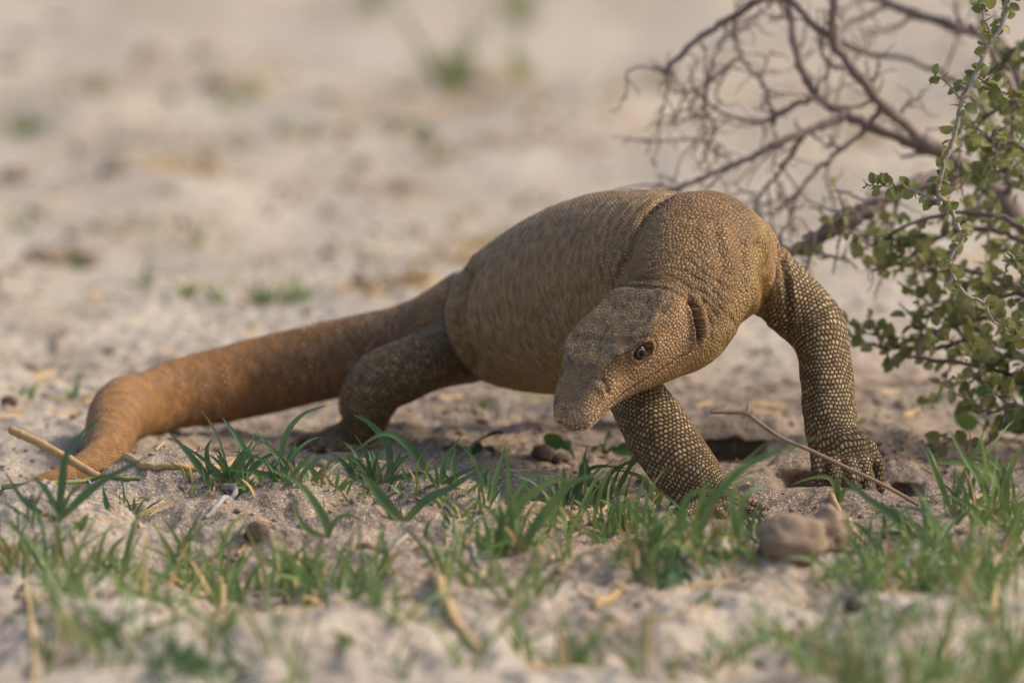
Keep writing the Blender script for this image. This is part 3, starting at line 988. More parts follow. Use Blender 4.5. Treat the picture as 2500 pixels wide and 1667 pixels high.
def rand_curve(L, az, lean, droop, n=9):
    """centre line from the origin: rises, leans along az, droops at the end"""
    t = np.linspace(0, 1, n)
    th = lean + droop * t ** 1.6
    ds = L / (n - 1)
    r = np.concatenate([[0], np.cumsum(np.sin(th[:-1]) * ds)]); z = np.concatenate([[0], np.cumsum(np.cos(th[:-1]) * ds)])
    wob = .06 * L * np.sin(t * rng.uniform(2, 5) + rng.uniform(0, 6)) * t
    return np.stack([r * math.cos(az) - wob * math.sin(az), r * math.sin(az) + wob * math.cos(az), z], 1)


def tuft(px, py, n, h, label, group=None, mat=M_GRASS, width=17, lean=(.05, .8), droop=(.2, 1.2), name='grass_tuft', spread=10, base=None, heroes=(), cat='grass'):
    """a grass tuft rooted where the ground shows at (px, py); every blade its own mesh"""
    p = on_ground(px, py) if base is None else np.array(base, float)
    p = p - [0, 0, .001]
    root = empty(name, p)
    tag(root, label, cat, group)
    k = np.linalg.norm(p - CAM) / DIST * PX
    d0 = ((p - AIM) @ FWD) / PX
    for i in range(int(n * 1.5)):
        L = h * k * (rng.uniform(.35, 1.1) if rng.random() < .85 else rng.uniform(1.2, 1.7))
        c = rand_curve(L, rng.uniform(0, 6.28), rng.uniform(*lean), rng.uniform(*droop))
        c = c + np.array([rng.normal(0, spread * k), rng.normal(0, spread * k * 1.5), 0])
        # blades rooted aside still start in the sand
        c[:, 2] += gz(p[0] + c[0, 0], p[1] + c[0, 1]) - .0015 - p[2]
        floor = ground_h(p[0] + c[:, 0], p[1] + c[:, 1]) - p[2] + .0006
        c[2:, 2] = np.maximum(c[2:, 2], floor[2:])
        V, F, t = blade_mesh(c, width * k * rng.uniform(.35, .95))
        o = mesh_obj('blade', V, F, M_STRAW if mat is M_GRASS and rng.random() < .13 else mat, root); add_along(o, t)
    for line, w, dd in heroes:
        A = catmull(np.array(line, float), 12)
        dz = np.linspace(0, dd, 12)
        C = np.array([W(a[0], a[1], d0 + e) for a, e in zip(A, dz)])
        C = C - C[0] + np.array([C[0][0], p[1], 0]) * [1, 0, 0] + [0, p[1], 0] + [0, 0, gz(C[0][0], p[1]) - .0012]
        C[2:, 2] = np.maximum(C[2:, 2], ground_h(C[2:, 0], C[2:, 1]) + .0006)
        V, F, t = blade_mesh(C - p, w * k, (rng.uniform(-.3, .3), -1, rng.uniform(.2, .7)))
        o = mesh_obj('blade', V, F, mat, root); add_along(o, t)
    return root


# ---- tufts that stand out in the photograph, with the blades one can follow
tuft(140, 1262, 5, 110, 'long bladed grass tuft beside the end of the orange tail', mat=M_DARKG, width=15, lean=(.2, .9), heroes=[
    ([(143, 1262), (152, 1180), (170, 1090), (262, 996)], 22, -20), ([(150, 1262), (240, 1180), (372, 1106)], 24, -60), ([(135, 1262), (60, 1215), (4, 1130)], 15, 20), ([(150, 1262), (110, 1190), (70, 1150)], 14, -30)])
tuft(352, 1292, 2, 60, 'tiny pale green seedling on the sand mound before the tail', width=16, heroes=[([(196, 1292), (206, 1262), (216, 1245)], 18, -10), ([(194, 1292), (186, 1275), (172, 1268)], 15, 0)], base=on_ground(195, 1292))
tuft(267, 1246, 0, 0, 'single short dark grass blade poking out of the mound', mat=M_DARKG, heroes=[([(268, 1246), (258, 1215), (250, 1175)], 16, 0)])
tuft(560, 1180, 12, 125, 'dark grass tuft with blades leaning over the dry stalk', mat=M_DARKG, width=17, spread=22, heroes=[
    ([(520, 1182), (470, 1110), (405, 1040)], 20, -10), ([(640, 1180), (590, 1080), (541, 1010)], 19, 20), ([(560, 1178), (515, 1140), (505, 1090), (520, 1060)], 17, 0), ([(575, 1178), (548, 1130), (530, 1085)], 17, -20), ([(575, 1180), (640, 1120), (680, 1100)], 15, 30)])
tuft(705, 1172, 16, 115, 'dense dark grass tuft in front of the hind foot', mat=M_DARKG, width=15, spread=30, heroes=[
    ([(690, 1172), (692, 1075), (735, 1012), (804, 985)], 16, 10), ([(720, 1172), (690, 1120), (650, 1090)], 15, 0), ([(700, 1172), (640, 1150), (555, 1140)], 17, -20)])
tuft(905, 1180, 14, 110, 'dark grass tuft with arching blades under the lizard\'s belly', mat=M_DARKG, width=19, spread=26, heroes=[
    ([(948, 1180), (950, 1090), (905, 1030), (860, 1006)], 20, 20), ([(1052, 1178), (1010, 1105), (940, 1060), (850, 1115)], 20, -30), ([(905, 1180), (880, 1130), (848, 1104)], 18, -10), ([(935, 1180), (965, 1130), (1005, 1100)], 22, 10), ([(920, 1180), (1000, 1150), (1060, 1140)], 17, 0)])
tuft(800, 1312, 0, 0, 'red stemmed grass seedling with one long leaf on the sand', heroes=[
    ([(799, 1312), (800, 1280), (770, 1225), (725, 1170), (648, 1135)], 24, -10), ([(799, 1312), (815, 1270), (850, 1252), (905, 1275)], 14, -20), ([(798, 1312), (740, 1275), (705, 1190)], 16, 20)])
tuft(985, 1270, 2, 40, 'two leaved grass sprout opening like a V on the mound', mat=M_DARKG, heroes=[
    ([(983, 1270), (940, 1220), (905, 1175), (876, 1147)], 30, -20), ([(984, 1270), (950, 1235), (918, 1198)], 30, 10), ([(987, 1270), (1040, 1215), (1110, 1180), (1193, 1120)], 24, -10)])
tuft(1080, 1222, 26, 42, 'low bristly tuft of short grass on the crest of the mound', mat=M_GRASS, width=9, spread=22, lean=(.0, .7))
tuft(1080, 1182, 5, 95, 'thin grass tuft between the belly and the nearer mound', mat=M_DARKG, width=13, spread=20, heroes=[([(1075, 1182), (1085, 1120), (1130, 1050)], 13, 10), ([(1112, 1182), (1106, 1130), (1112, 1085)], 16, 0), ([(1070, 1182), (1120, 1150), (1190, 1118)], 14, -20)])
tuft(1245, 1338, 18, 150, 'bright grass tuft with broad blades bending below the snout', width=21, spread=30, heroes=[
    ([(1262, 1338), (1246, 1240), (1240, 1150), (1241, 1062)], 15, 10), ([(1270, 1338), (1330, 1250), (1395, 1175), (1462, 1153)], 30, -30), ([(1225, 1338), (1262, 1230), (1340, 1165), (1400, 1160)], 22, 20), ([(1195, 1330), (1190, 1280), (1172, 1228)], 20, 0), ([(1250, 1338), (1215, 1260), (1130, 1190)], 18, 15), ([(1180, 1330), (1165, 1300), (1168, 1250)], 18, -10), ([(1210, 1338), (1225, 1270), (1218, 1205)], 24, -20)])
tuft(1190, 1225, 7, 115, 'slender upright grass tuft in front of the shaded sand', mat=M_DARKG, width=13, spread=30, heroes=[([(1195, 1225), (1215, 1140), (1238, 1064)], 15, 10), ([(1250, 1225), (1290, 1150), (1370, 1142)], 13, 10)])
tuft(1420, 1225, 14, 110, 'grass tuft with small herb leaves beside the front foot', mat=M_GRASS, width=17, spread=40, heroes=[
    ([(1398, 1230), (1415, 1175), (1455, 1140), (1545, 1145)], 17, 10), ([(1467, 1232), (1455, 1205), (1420, 1180)], 17, -10), ([(1472, 1232), (1490, 1165), (1570, 1120)], 16, 20), ([(1500, 1228), (1560, 1100), (1583, 1040)], 11, 20), ([(1605, 1258), (1612, 1220), (1618, 1190)], 22, 10), ([(1600, 1258), (1570, 1190), (1500, 1165)], 16, 10), ([(1450, 1228), (1440, 1170), (1426, 1105)], 16, 10)])
tuft(1650, 1330, 30, 140, 'thick grass clump in front of the planted front foot', width=19, spread=60, lean=(.0, .9), heroes=[
    ([(1695, 1325), (1720, 1250), (1755, 1190), (1850, 1110), (2025, 1045)], 26, -30), ([(1700, 1325), (1714, 1240), (1720, 1142)], 22, -10), ([(1804, 1322), (1806, 1240), (1800, 1190), (1720, 1185)], 13, 20), ([(1802, 1280), (1785, 1180), (1770, 1095)], 17, 60), ([(1800, 1285), (1820, 1170), (1850, 1140), (1880, 1140)], 13, 80), ([(1790, 1300), (1790, 1180), (1835, 1130)], 14, 40), ([(1660, 1330), (1760, 1180), (1900, 1050)], 11, 40), ([(1640, 1330), (1660, 1260), (1690, 1195), (1775, 1185)], 24, -20)])
tuft(2046, 1225, 0, 0, 'small two leaved sprout before the clawed front foot', heroes=[([(2046, 1225), (2045, 1180), (2040, 1140)], 13, 0), ([(2046, 1215), (2030, 1155), (1985, 1150), (1930, 1168)], 12, 20), ([(2047, 1215), (2062, 1180), (2082, 1182)], 14, -10)])
tuft(2215, 1310, 8, 90, 'sprawling grass tuft under the thin dry stem', mat=M_DARKG, width=20, spread=26, lean=(.6, 1.3), heroes=[
    ([(2232, 1308), (2190, 1262), (2110, 1205), (2030, 1130)], 23, -30), ([(2240, 1308), (2180, 1300), (2100, 1302)], 12, 0), ([(2262, 1280), (2262, 1230), (2240, 1180)], 22, 0), ([(2225, 1300), (2190, 1240), (2120, 1205)], 18, 20), ([(2300, 1300), (2260, 1250), (2170, 1230)], 14, 20)])
tuft(2400, 1270, 34, 190, 'large grass clump below the leafy shrub', mat=M_GRASS, width=19, spread=50, lean=(.0, 1.1), heroes=[
    ([(2425, 1270), (2400, 1180), (2350, 1100), (2312, 1028)], 18, -20), ([(2330, 1200), (2300, 1120), (2270, 1050), (2250, 1012)], 15, 20), ([(2325, 1200), (2345, 1110), (2380, 1040), (2408, 965)], 16, 20), ([(2445, 1230), (2450, 1140), (2480, 1060), (2500, 1030)], 17, 0), ([(2450, 1270), (2440, 1150), (2360, 1115), (2280, 1110)], 28, 0), ([(2450, 1270), (2455, 1150), (2420, 1105), (2360, 1092)], 22, 10)])

for (x, y, n, h, w) in [(470, 1172, 8, 80, 'beside the lying reed stalk'), (620, 1190, 12, 80, 'behind the red stemmed seedling'), (790, 1180, 12, 80, 'between the hind foot tuft and the arching tuft'), (850, 1215, 9, 70, 'behind the V shaped sprout'), (1000, 1195, 9, 80, 'behind the bristly crest tuft'), (1150, 1260, 9, 90, 'between the mound and the bright broad tuft'),
                        (1330, 1240, 12, 100, 'behind the bright broad tuft'), (1390, 1290, 12, 100, 'before the herb leaved tuft'), (1480, 1290, 13, 100, 'between the veined herb and the thick foot clump'), (1560, 1300, 13, 110, 'left of the thick foot clump'), (1740, 1330, 12, 110, 'between the thick foot clump and the clods'), (1820, 1300, 8, 80, 'behind the brown clods'),
                        (2130, 1340, 10, 90, 'right of the brown clods'), (2280, 1330, 13, 120, 'between the sprawling tuft and the large clump'), (2470, 1300, 14, 150, 'at the outer side of the large clump'), (60, 1290, 9, 110, 'below the long bladed tuft'), (330, 1235, 6, 60, 'on the mound by the lying reed'), (1100, 1300, 9, 80, 'at the front of the bristly mound')]:
    tuft(x, y, n, h, 'fine bladed grass tuft ' + w, 'fine grass tufts along the lizard\'s front', mat=M_GRASS if rng.random() < .6 else M_DARKG, width=13, spread=28, lean=(.0, 1.0))

# ---- the other tufts, told apart only by where they grow
FRONT = [(110, 1410, 9, 170), (60, 1420, 6, 120), (150, 1440, 7, 150), (300, 1430, 9, 130), (335, 1455, 8, 150), (395, 1470, 8, 130), (470, 1440, 9, 150), (520, 1480, 10, 150), (590, 1470, 8, 130), (640, 1440, 8, 110), (700, 1400, 7, 120),
         (760, 1415, 9, 130), (800, 1455, 10, 140), (870, 1440, 9, 130), (905, 1470, 7, 110), (990, 1530, 4, 130), (1040, 1515, 4, 150), (1160, 1440, 9, 110), (1260, 1490, 7, 180), (1310, 1430, 6, 90), (1390, 1350, 6, 80),
         (1500, 1330, 10, 90), (1560, 1390, 14, 90), (1600, 1420, 12, 80), (1760, 1400, 8, 70), (2040, 1420, 10, 90), (2120, 1430, 14, 110), (2200, 1400, 12, 110), (2280, 1420, 14, 120), (2370, 1440, 12, 150), (2440, 1410, 12, 130), (2160, 1560, 5, 210),
         (240, 1560, 6, 200), (290, 1640, 7, 230), (120, 1640, 4, 190), (640, 1590, 6, 170), (560, 1570, 8, 110), (1380, 1620, 9, 140), (1440, 1600, 8, 120), (1280, 1620, 6, 120), (1530, 1650, 7, 130), (1860, 1590, 9, 110), (1820, 1600, 6, 90), (1900, 1575, 6, 100),
         (2060, 1690, 12, 190), (2130, 1680, 14, 200), (2230, 1690, 16, 220), (2330, 1680, 16, 230), (2420, 1690, 14, 230), (2490, 1650, 12, 190), (980, 1660, 4, 90), (740, 1680, 6, 120), (1660, 1650, 5, 80)]
FRONT += [(int(a), int(b), int(c), int(d)) for a, b, c, d in [(250, 1395, 9, 110), (430, 1395, 8, 100), (550, 1425, 9, 120), (680, 1455, 9, 120), (735, 1440, 8, 110), (840, 1405, 8, 110), (930, 1420, 6, 100), (200, 1470, 7, 140), (20, 1360, 7, 110), (1110, 1395, 8, 110), (1350, 1300, 9, 90), (1430, 1290, 10, 90), (1540, 1275, 9, 90),
          (1730, 1345, 9, 90), (1800, 1370, 8, 70), (2090, 1390, 12, 100), (2170, 1350, 10, 90), (2330, 1390, 14, 120), (2480, 1350, 12, 140), (2400, 1500, 10, 150), (2250, 1500, 8, 120), (1700, 1470, 5, 70), (360, 1560, 6, 120), (180, 1590, 6, 160), (820, 1600, 5, 90), (1130, 1650, 5, 120), (1990, 1640, 9, 140), (1750, 1620, 6, 100)]]
MARKS = [(60, 1190, 'the end of the tail'), (540, 1230, 'the white weathered root'), (800, 1310, 'the red stemmed seedling'), (1100, 1500, 'the broad flat straw'), (1640, 1400, 'the matted clump'), (1950, 1300, 'the brown clods'),
         (2420, 1260, 'the large clump under the shrub'), (470, 1640, 'the dense dark cushion'), (60, 1560, 'the faded upright stem'), (1490, 1465, 'the pale straw'), (2428, 1480, 'the bent tan stem'), (2085, 1490, 'the small brown lump'), (1165, 1365, 'the white splinter')]
for (x, y, n, h) in FRONT:
    mk = min(MARKS, key=lambda m: (m[0] - x) ** 2 + ((m[1] - y) * 2.5) ** 2)
    word = 'tall' if h > 160 else 'short' if h < 105 else 'middling'
    word += ' sparse' if n < 6 else ' full' if n > 10 else ''
    tuft(x + rng.integers(-25, 25), y + rng.integers(-22, 22), max(4, int(n * 1.15)), h * rng.uniform(.8, 1.45) * (1.2 if y > 1500 else 1), '%s green grass tuft on the front sand near %s' % (word, mk[2]), 'grass tufts on the sand in front of the lizard', width=15, spread=26, lean=(.0, 1.05), droop=(.1, 1.0))
tuft(470, 1640, 60, 90, 'dense low cushion of dark leafy grass in the front sand', mat=M_DARKG, width=20, spread=55, lean=(.2, 1.2))
tuft(1640, 1400, 34, 80, 'matted grass clump mixed with dry brown leaves in the sand', mat=M_DARKG, width=18, spread=45, lean=(.3, 1.2))

BACK = [(640, 745, 12, 90), (700, 735, 9, 60), (740, 728, 8, 60), (450, 725, 8, 70), (345, 700, 8, 60), (1070, 395, 9, 70), (920, 640, 6, 50), (110, 640, 9, 60), (200, 655, 9, 70), (60, 330, 9, 110), (600, 240, 8, 80), (560, 265, 6, 60), (1030, 330, 6, 50), (480, 600, 6, 60),
        (950, 330, 5, 60), (230, 230, 10, 70), (700, 330, 6, 60), (1280, 60, 8, 90), (900, 30, 8, 90), (400, 470, 5, 50), (370, 980, 4, 40), (180, 970, 5, 60), (60, 960, 5, 60), (1180, 1000, 5, 40), (1330, 985, 4, 50), (1260, 585, 5, 50), (1235, 590, 5, 45), (40, 560, 6, 60), (530, 740, 6, 60), (330, 560, 6, 50), (2010, 880, 4, 40), (2260, 985, 5, 40), (1620, 220, 6, 60), (1260, 30, 9, 130)]
BMARKS = [(1110, 222, 'the tall isolated clump'), (300, 950, 'the bend of the tail'), (620, 800, 'the middle of the tail'), (1010, 690, 'the dry straw clumps'), (1700, 250, 'the bare branches'), (110, 600, 'the row of dark lumps'), (510, 400, 'the small dry clumps'), (540, 210, 'the biggest dark lump'), (1200, 1000, 'the belly'), (2100, 900, 'the dark fallen twig'), (800, 1060, 'the hind foot')]
def near_mark(x, y): return min(BMARKS, key=lambda m: (m[0] - x) ** 2 + ((m[1] - y) * 1.6) ** 2)[2]


for (x, y, n, h) in BACK:
    tuft(x, y, n, h, '%s green weed on the open sand near %s' % ('taller' if h > 75 else 'low' if h < 55 else 'small', near_mark(x, y)), 'weeds on the open sand behind the lizard', width=14, spread=14, lean=(.1, 1.0))
tuft(1110, 222, 18, 185, 'tall isolated grass clump far out on the open sand', width=16, spread=22, lean=(.0, .6), droop=(.1, .9))
tuft(1265, 205, 9, 150, 'thin pale grass clump next to the tall one on the open sand', width=13, spread=22, lean=(.0, .6), droop=(.1, .9))
for (x, y, n, h) in [(1010, 690, 40, 90), (1100, 640, 36, 80), (1165, 600, 30, 70), (900, 715, 30, 60), (510, 425, 22, 70), (430, 415, 20, 60), (1150, 240, 16, 60)]:
    tuft(x, y, n, h, 'dry straw coloured grass clump near ' + ('the lizard\'s back' if y > 500 else 'the green weeds far out on the sand'), 'dry grass clumps behind the lizard', mat=M_STRAW, width=9, spread=34, lean=(.4, 1.4), name='dry_grass_clump')

for (x, y, n, h, w) in [(18, 1372, 30, 75, 'at the foot of the first tall front tuft'), (190, 1372, 16, 45, 'on the mound before the tiny pale seedling'), (1165, 1345, 18, 45, 'at the foot of the bright broad bladed tuft'), (1590, 1372, 20, 50, 'inside the matted clump')]:
    tuft(x, y, n, h, 'stubble of dry tan grass ' + w, mat=M_STRAW, width=8, spread=26, lean=(.0, .6), droop=(.0, .5), name='dry_grass_clump')


# ---- low herbs with rounded leaves
def leaf_mesh(L, w, cup=.15, n=7):
    t = np.linspace(0, 1, n)
    ww = w * .5 * np.sqrt(np.clip(1 - (2 * t - 1) ** 2, 0, 1)) * (1 - .15 * t)
    ww[0] = w * .04; ww[-1] = w * .02
    V = []
    for a, b in zip(t, ww):
        z = -cup * L * (a - .4) ** 2
        V += [(a * L, -b, z + b * .35), (a * L, 0, z), (a * L, b, z + b * .35)]
    F = []
    for i in range(n - 1):
        a = i * 3
        F += [(a, a + 1, a + 4, a + 3), (a + 1, a + 2, a + 5, a + 4)]
    return np.array(V), F


LEAF_MESH = []
for _ in range(6):
    _v, _f = leaf_mesh(1.0, rng.uniform(.72, .95), rng.uniform(.1, .5))
    _me = bpy.data.meshes.new('leaf'); _me.from_pydata(_v.tolist(), [], _f)
    _me.polygons.foreach_set('use_smooth', np.ones(len(_me.polygons), bool))
    LEAF_MESH.append(_me)


def leaf(parent, pos, dirv, size, mat, normal=None):
    """a leaf object sharing one of a few meshes; pos relative to its parent"""
    dirv = norm(dirv)
    if normal is None: normal = norm(rng.normal(size=3) + [0, -.3, .8])
    y = norm(np.cross(normal, dirv)); z = np.cross(dirv, y)
    me = LEAF_MESH[rng.integers(len(LEAF_MESH))]
    key = me.name + mat.name
    if key not in leaf.cache:
        c = me.copy(); c.name = 'leaf'; c.materials.append(mat); leaf.cache[key] = c
    o = bpy.data.objects.new('leaf', leaf.cache[key]); COL.objects.link(o)
    o.parent = parent
    from mathutils import Matrix
    M = Matrix(((dirv[0] * size, y[0] * size, z[0] * size, pos[0]), (dirv[1] * size, y[1] * size, z[1] * size, pos[1]), (dirv[2] * size, y[2] * size, z[2] * size, pos[2]), (0, 0, 0, 1)))
    o.matrix_local = M
    return o


leaf.cache = {}


def herb(px, py, n, size, h, label, mat=M_HERB):
    p = on_ground(px, py) - [0, 0, .001]
    k = np.linalg.norm(p - CAM) / DIST * PX
    root = empty('herb', p); tag(root, label, 'herb')
    for i in range(n):
        a = rng.uniform(0, 6.28); hh = h * k * rng.uniform(.4, 1)
        tip = np.array([math.cos(a) * size * k * .5, math.sin(a) * size * k * .5, hh])
        V, F = tube(catmull(np.array([[0, 0, 0], tip * [.4, .4, .7], tip]), 5), np.full(5, 2.5 * k), 5, (.9, .3, .1))
        st = mesh_obj('stem', V, F, mat, root)
        leaf(st, tip, [math.cos(a), math.sin(a), rng.uniform(-.2, .3)], size * k * rng.uniform(.8, 1.1), mat)


herb(1145, 1102, 4, 62, 40, 'dark broad leaved herb on the shaded sand under the belly')
herb(1405, 1120, 3, 60, 55, 'dark herb with two drooping leaves under the lizard\'s snout')
herb(1475, 1112, 4, 58, 45, 'dark leafy herb between the head and the planted front leg')
herb(1490, 1215, 5, 48, 40, 'small veined herb among the grass beside the planted front leg', M_LEAF)
herb(2420, 1075, 7, 72, 90, 'dark round leaved herb under the edge of the leafy shrub')
herb(2460, 1010, 8, 66, 90, 'dark rounded herb standing deeper under the leafy shrub')
# ------------------------------------------------------------------ shrubs
def stick(line, r0, r1, n=None, wob=2.0, ring=8):
    """knobbly twig along [(px, py, d)]; radii in photo pixels"""
    n = n or max(8, 5 * len(line))
    D = catmull(np.array(line, float), n)
    D = D + np.c_[rng.normal(0, wob, n), rng.normal(0, wob, n), rng.normal(0, wob, n)] * np.r_[0, np.ones(n - 2), 0][:, None]
    C = np.array([W(*a) for a in D])
    r = np.linspace(r0, r1, n) * (1 + .12 * rng.normal(size=n)).clip(.75, 1.3) * kscale(D[:, 2].mean())
    V, F = tube(C, r, ring, (.13, .95, .28))
    return V, F, C, D


def fork(D, i, L, ang, dd):
    """side twig from row i of a centre line in pixel space, zig-zagging"""
    t = norm(D[min(i + 1, len(D) - 1)][:2] - D[max(i - 1, 0)][:2])
    a = math.atan2(t[1], t[0]) + ang
    pts = [D[i].copy()]
    for k in range(rng.integers(3, 6)):
        a += rng.normal(0, .38)
        pts.append(pts[-1] + np.array([math.cos(a) * L / 4, math.sin(a) * L / 4, dd / 4 + rng.normal(0, 14)]))
    return pts


# the dead, leafless thorn branches behind the lizard
def ground_point(x, y):
    return np.array([x, y, gz(x, y)])


def pix_d(P):
    """pixel position and depth of a world point"""
    d = (P - AIM) @ FWD / PX
    k = (DIST + d * PX) / DIST
    return np.array([(P - AIM) @ RIGHT / (PX * k) + 1250, 833.5 - (P - AIM) @ UP / (PX * k), d])


SHRUB_BASE = ground_point(.345, .42)
dry = empty('dry_thorn_shrub', SHRUB_BASE - [0, 0, .003])
tag(dry, 'tangle of bare grey thorny branches behind the lizard\'s shoulder', 'shrub')
bx, by, bd = pix_d(SHRUB_BASE)
CROWN = (2330, 395, 1900)
BR = [
    ([(bx, by + 6, bd), (bx - 60, 900, 2000), (2560, 640, 1920), (2440, 480, 1910), CROWN, (2270, 352, 1900)], 30, 20),
    ([(2310, 378, 1900), (2245, 333, 1860), (2158, 258, 1800), (2095, 184, 1760), (2044, 115, 1740), (2032, 57, 1720), (2041, -30, 1700)], 16, 11),
    ([(2300, 372, 1900), (2210, 344, 1920), (2067, 281, 1960), (1998, 235, 1980), (1963, 178, 2000), (1946, 132, 2020), (1917, -25, 2060)], 15, 8),
    ([(2030, 90, 1730), (1985, 60, 1800), (1940, 11, 1860), (1871, -5, 1920), (1780, 46, 1960), (1693, 103, 1980), (1619, 178, 2000)], 11, 6),
    ([(2067, 281, 1960), (1998, 310, 1920), (1894, 350, 1860), (1808, 396, 1840), (1682, 448, 1830), (1630, 470, 1840)], 12, 4),
    ([(2380, 430, 1910), (2250, 445, 1660), (2175, 476, 1560), (2095, 534, 1480), (2026, 568, 1440), (1952, 603, 1400), (1900, 632, 1380)], 20, 12),
    ([(2560, 640, 1920), (2520, 300, 2300), (2440, 110, 2400), (2342, 69, 2440), (2239, 34, 2500), (2124, -10, 2560)], 18, 12),
    ([(2440, 480, 1910), (2420, 300, 2200), (2330, 200, 2300), (2230, 150, 2360), (2120, 130, 2400), (1990, 95, 2440)], 9, 4),
    ([(1998, 235, 1980), (1930, 262, 2000), (1870, 295, 2020), (1800, 290, 2040), (1730, 250, 2080), (1690, 215, 2080)], 7, 3),
    ([(1890, 300, 2020), (1860, 200, 2080), (1815, 150, 2120), (1790, 90, 2140), (1760, 60, 2160)], 6, 3),
    ([(1808, 140, 2120), (1750, 185, 2100), (1700, 220, 2120), (1675, 222, 2120)], 5, 2.5),
    ([(1960, 335, 1900), (1900, 420, 1960), (1860, 470, 1980), (1830, 530, 2000)], 6, 3),
    ([(2158, 258, 1800), (2100, 330, 1920), (2010, 400, 2000), (1950, 470, 2040), (1930, 520, 2060)], 7, 3),
    ([(1740, 150, 2080), (1720, 260, 2120), (1745, 310, 2120), (1725, 360, 2140), (1715, 380, 2140)], 5, 2.5),
    ([(2460, 480, 1910), (2470, 250, 1600), (2420, 130, 1520), (2370, 60, 1480)], 9, 5),
]
for li, (line, r0, r1) in enumerate(BR):
    V, F, C, D = stick(line, r0 * 1.05, r1, n=7 * len(line), wob=2.4)
    b = mesh_obj('branch', V - np.array(dry.location), F, M_BARK, dry)
    n = len(D)
    for k in range(3 + len(line) * 2 // 3):
        i = int(rng.integers(n // 6, n - 1))
        if li == 0 and i < n * .6: continue
        pts = fork(D, i, rng.uniform(60, 230), rng.choice([-1, 1]) * rng.uniform(.4, 1.2), rng.normal(0, 90))
        V, F, C2, D2 = stick(pts, max(3.2, r1 * .5), 1.8, wob=2.0, ring=6)
        tw = [(V, F)]
        for z in range(3):
            j = int(rng.integers(1, len(D2)))
            q = fork(D2, j, rng.uniform(25, 80), rng.choice([-1, 1]) * rng.uniform(.5, 1.4), rng.normal(0, 30))
            tw.append(stick(q, 2.2, 1.0, wob=1.2, ring=5)[:2])
        V, F = join(tw)
        mesh_obj('twig', V - np.array(dry.location), F, M_BARK, b)

# the living shrub on the right, small round grey-green leaves
GB = ground_point(.36, .06)
gs = empty('leafy_thorn_shrub', GB - [0, 0, .003])
tag(gs, 'living thorn shrub with small round grey green leaves overhanging the sand', 'shrub')
gx, gy, gd = pix_d(GB)
hx, hy, hd = pix_d(ground_point(.37, .24))
off = np.array(gs.location)
NLEAF = [0]
loose = []


def dress(b, D, C, step, size, spread, thorn=True, mat=M_LEAF, lo=.25):
    """leaves (each its own object while there are fewer than 290) and thorns along a centre line"""
    n = len(C)
    k = kscale(D[:, 2].mean())
    arc = np.concatenate([[0], np.cumsum(np.linalg.norm(np.diff(C, axis=0), axis=1))]) / k
    pos = np.arange(arc[-1] * lo, arc[-1], step)
    for a in pos:
        i = int(np.clip(np.searchsorted(arc, a), 1, n - 1))
        t = norm(C[i] - C[i - 1])
        for _ in range(rng.integers(1, 4)):
            out = norm(np.cross(t, rng.normal(size=3)) + t * .4)
            st = C[i] + out * spread * k * rng.uniform(.05, .6)
            nrm = norm(rng.normal(size=3) * .8 + [0, -.6, .5])
            s = size * k * rng.uniform(.55, 1.1)
            if NLEAF[0] < 290:
                leaf(b, st - off, out, s, mat, nrm); NLEAF[0] += 1
            else:
                loose.append((st - off, out, s, nrm))
        if thorn and rng.random() < .45:
            out = norm(np.cross(t, rng.normal(size=3)))
            V, F = tube(np.array([C[i], C[i] + out * 14 * k, C[i] + out * 28 * k]), np.array([2.4, 1.5, .3]) * k, 5, (.3, .5, .8))
            mesh_obj('thorn', V - off, F, M_THORN, b)


def gbranch(line, r0, r1, mat, **kw):
    V, F, C, D = stick(line, r0, r1, n=7 * len(line), wob=kw.pop('wob', 2.0))
    b = mesh_obj('branch', V - off, F, mat, gs)
    if kw: dress(b, D, C, **kw)
    return b, C, D


# the sharp hanging twig first
gbranch([(gx - 10, gy + 6, gd), (2760, 700, 240), (2700, 300, 150), (2580, -60, 80), (2500, -50, 30), (2463, 0, 10), (2445, 63, 0), (2411, 115, 0), (2382, 184, 0), (2348, 247, 0), (2331, 333, 0), (2308, 390, 0), (2290, 459, 0), (2292, 500, 0)], 9, 5.0, M_PALEBARK, step=19, size=36, spread=14, lo=.62, wob=1.2)
gbranch([(2292, 478, 0), (2319, 505, 0), (2335, 545, 0), (2348, 585, 0), (2319, 631, 0), (2325, 677, 0), (2308, 695, -6)], 6.5, 4.0, M_PALEBARK, step=15, size=33, spread=14, lo=.0, wob=.8)
gbranch([(2325, 675, 0), (2359, 718, 5), (2400, 740, 10), (2428, 786, 14), (2480, 815, 18), (2540, 825, 30)], 5.0, 3.0, M_PALEBARK, step=26, size=40, spread=14, lo=.2, wob=.8)
gbranch([(2292, 495, 0), (2256, 476, 0), (2210, 459, 4), (2165, 456, 8), (2120, 452, 10)], 4.5, 2.2, M_PALEBARK, step=15, size=34, spread=14, lo=.05, wob=.8)
gbranch([(2348, 247, 0), (2310, 200, -5), (2280, 184, -8)], 3.5, 2.0, M_PALEBARK, step=18, size=30, spread=10, lo=.2, wob=.6)
gbranch([(2411, 115, 0), (2420, 90, 0), (2400, 40, 0), (2402, -20, 0)], 4, 2.5, M_PALEBARK, step=20, size=34, spread=14, lo=.1, wob=.8)
gbranch([(2382, 184, 0), (2420, 210, 30), (2470, 230, 60), (2530, 215, 90)], 4, 3, M_BARK, step=13, size=42, spread=24, lo=.0, wob=.8)
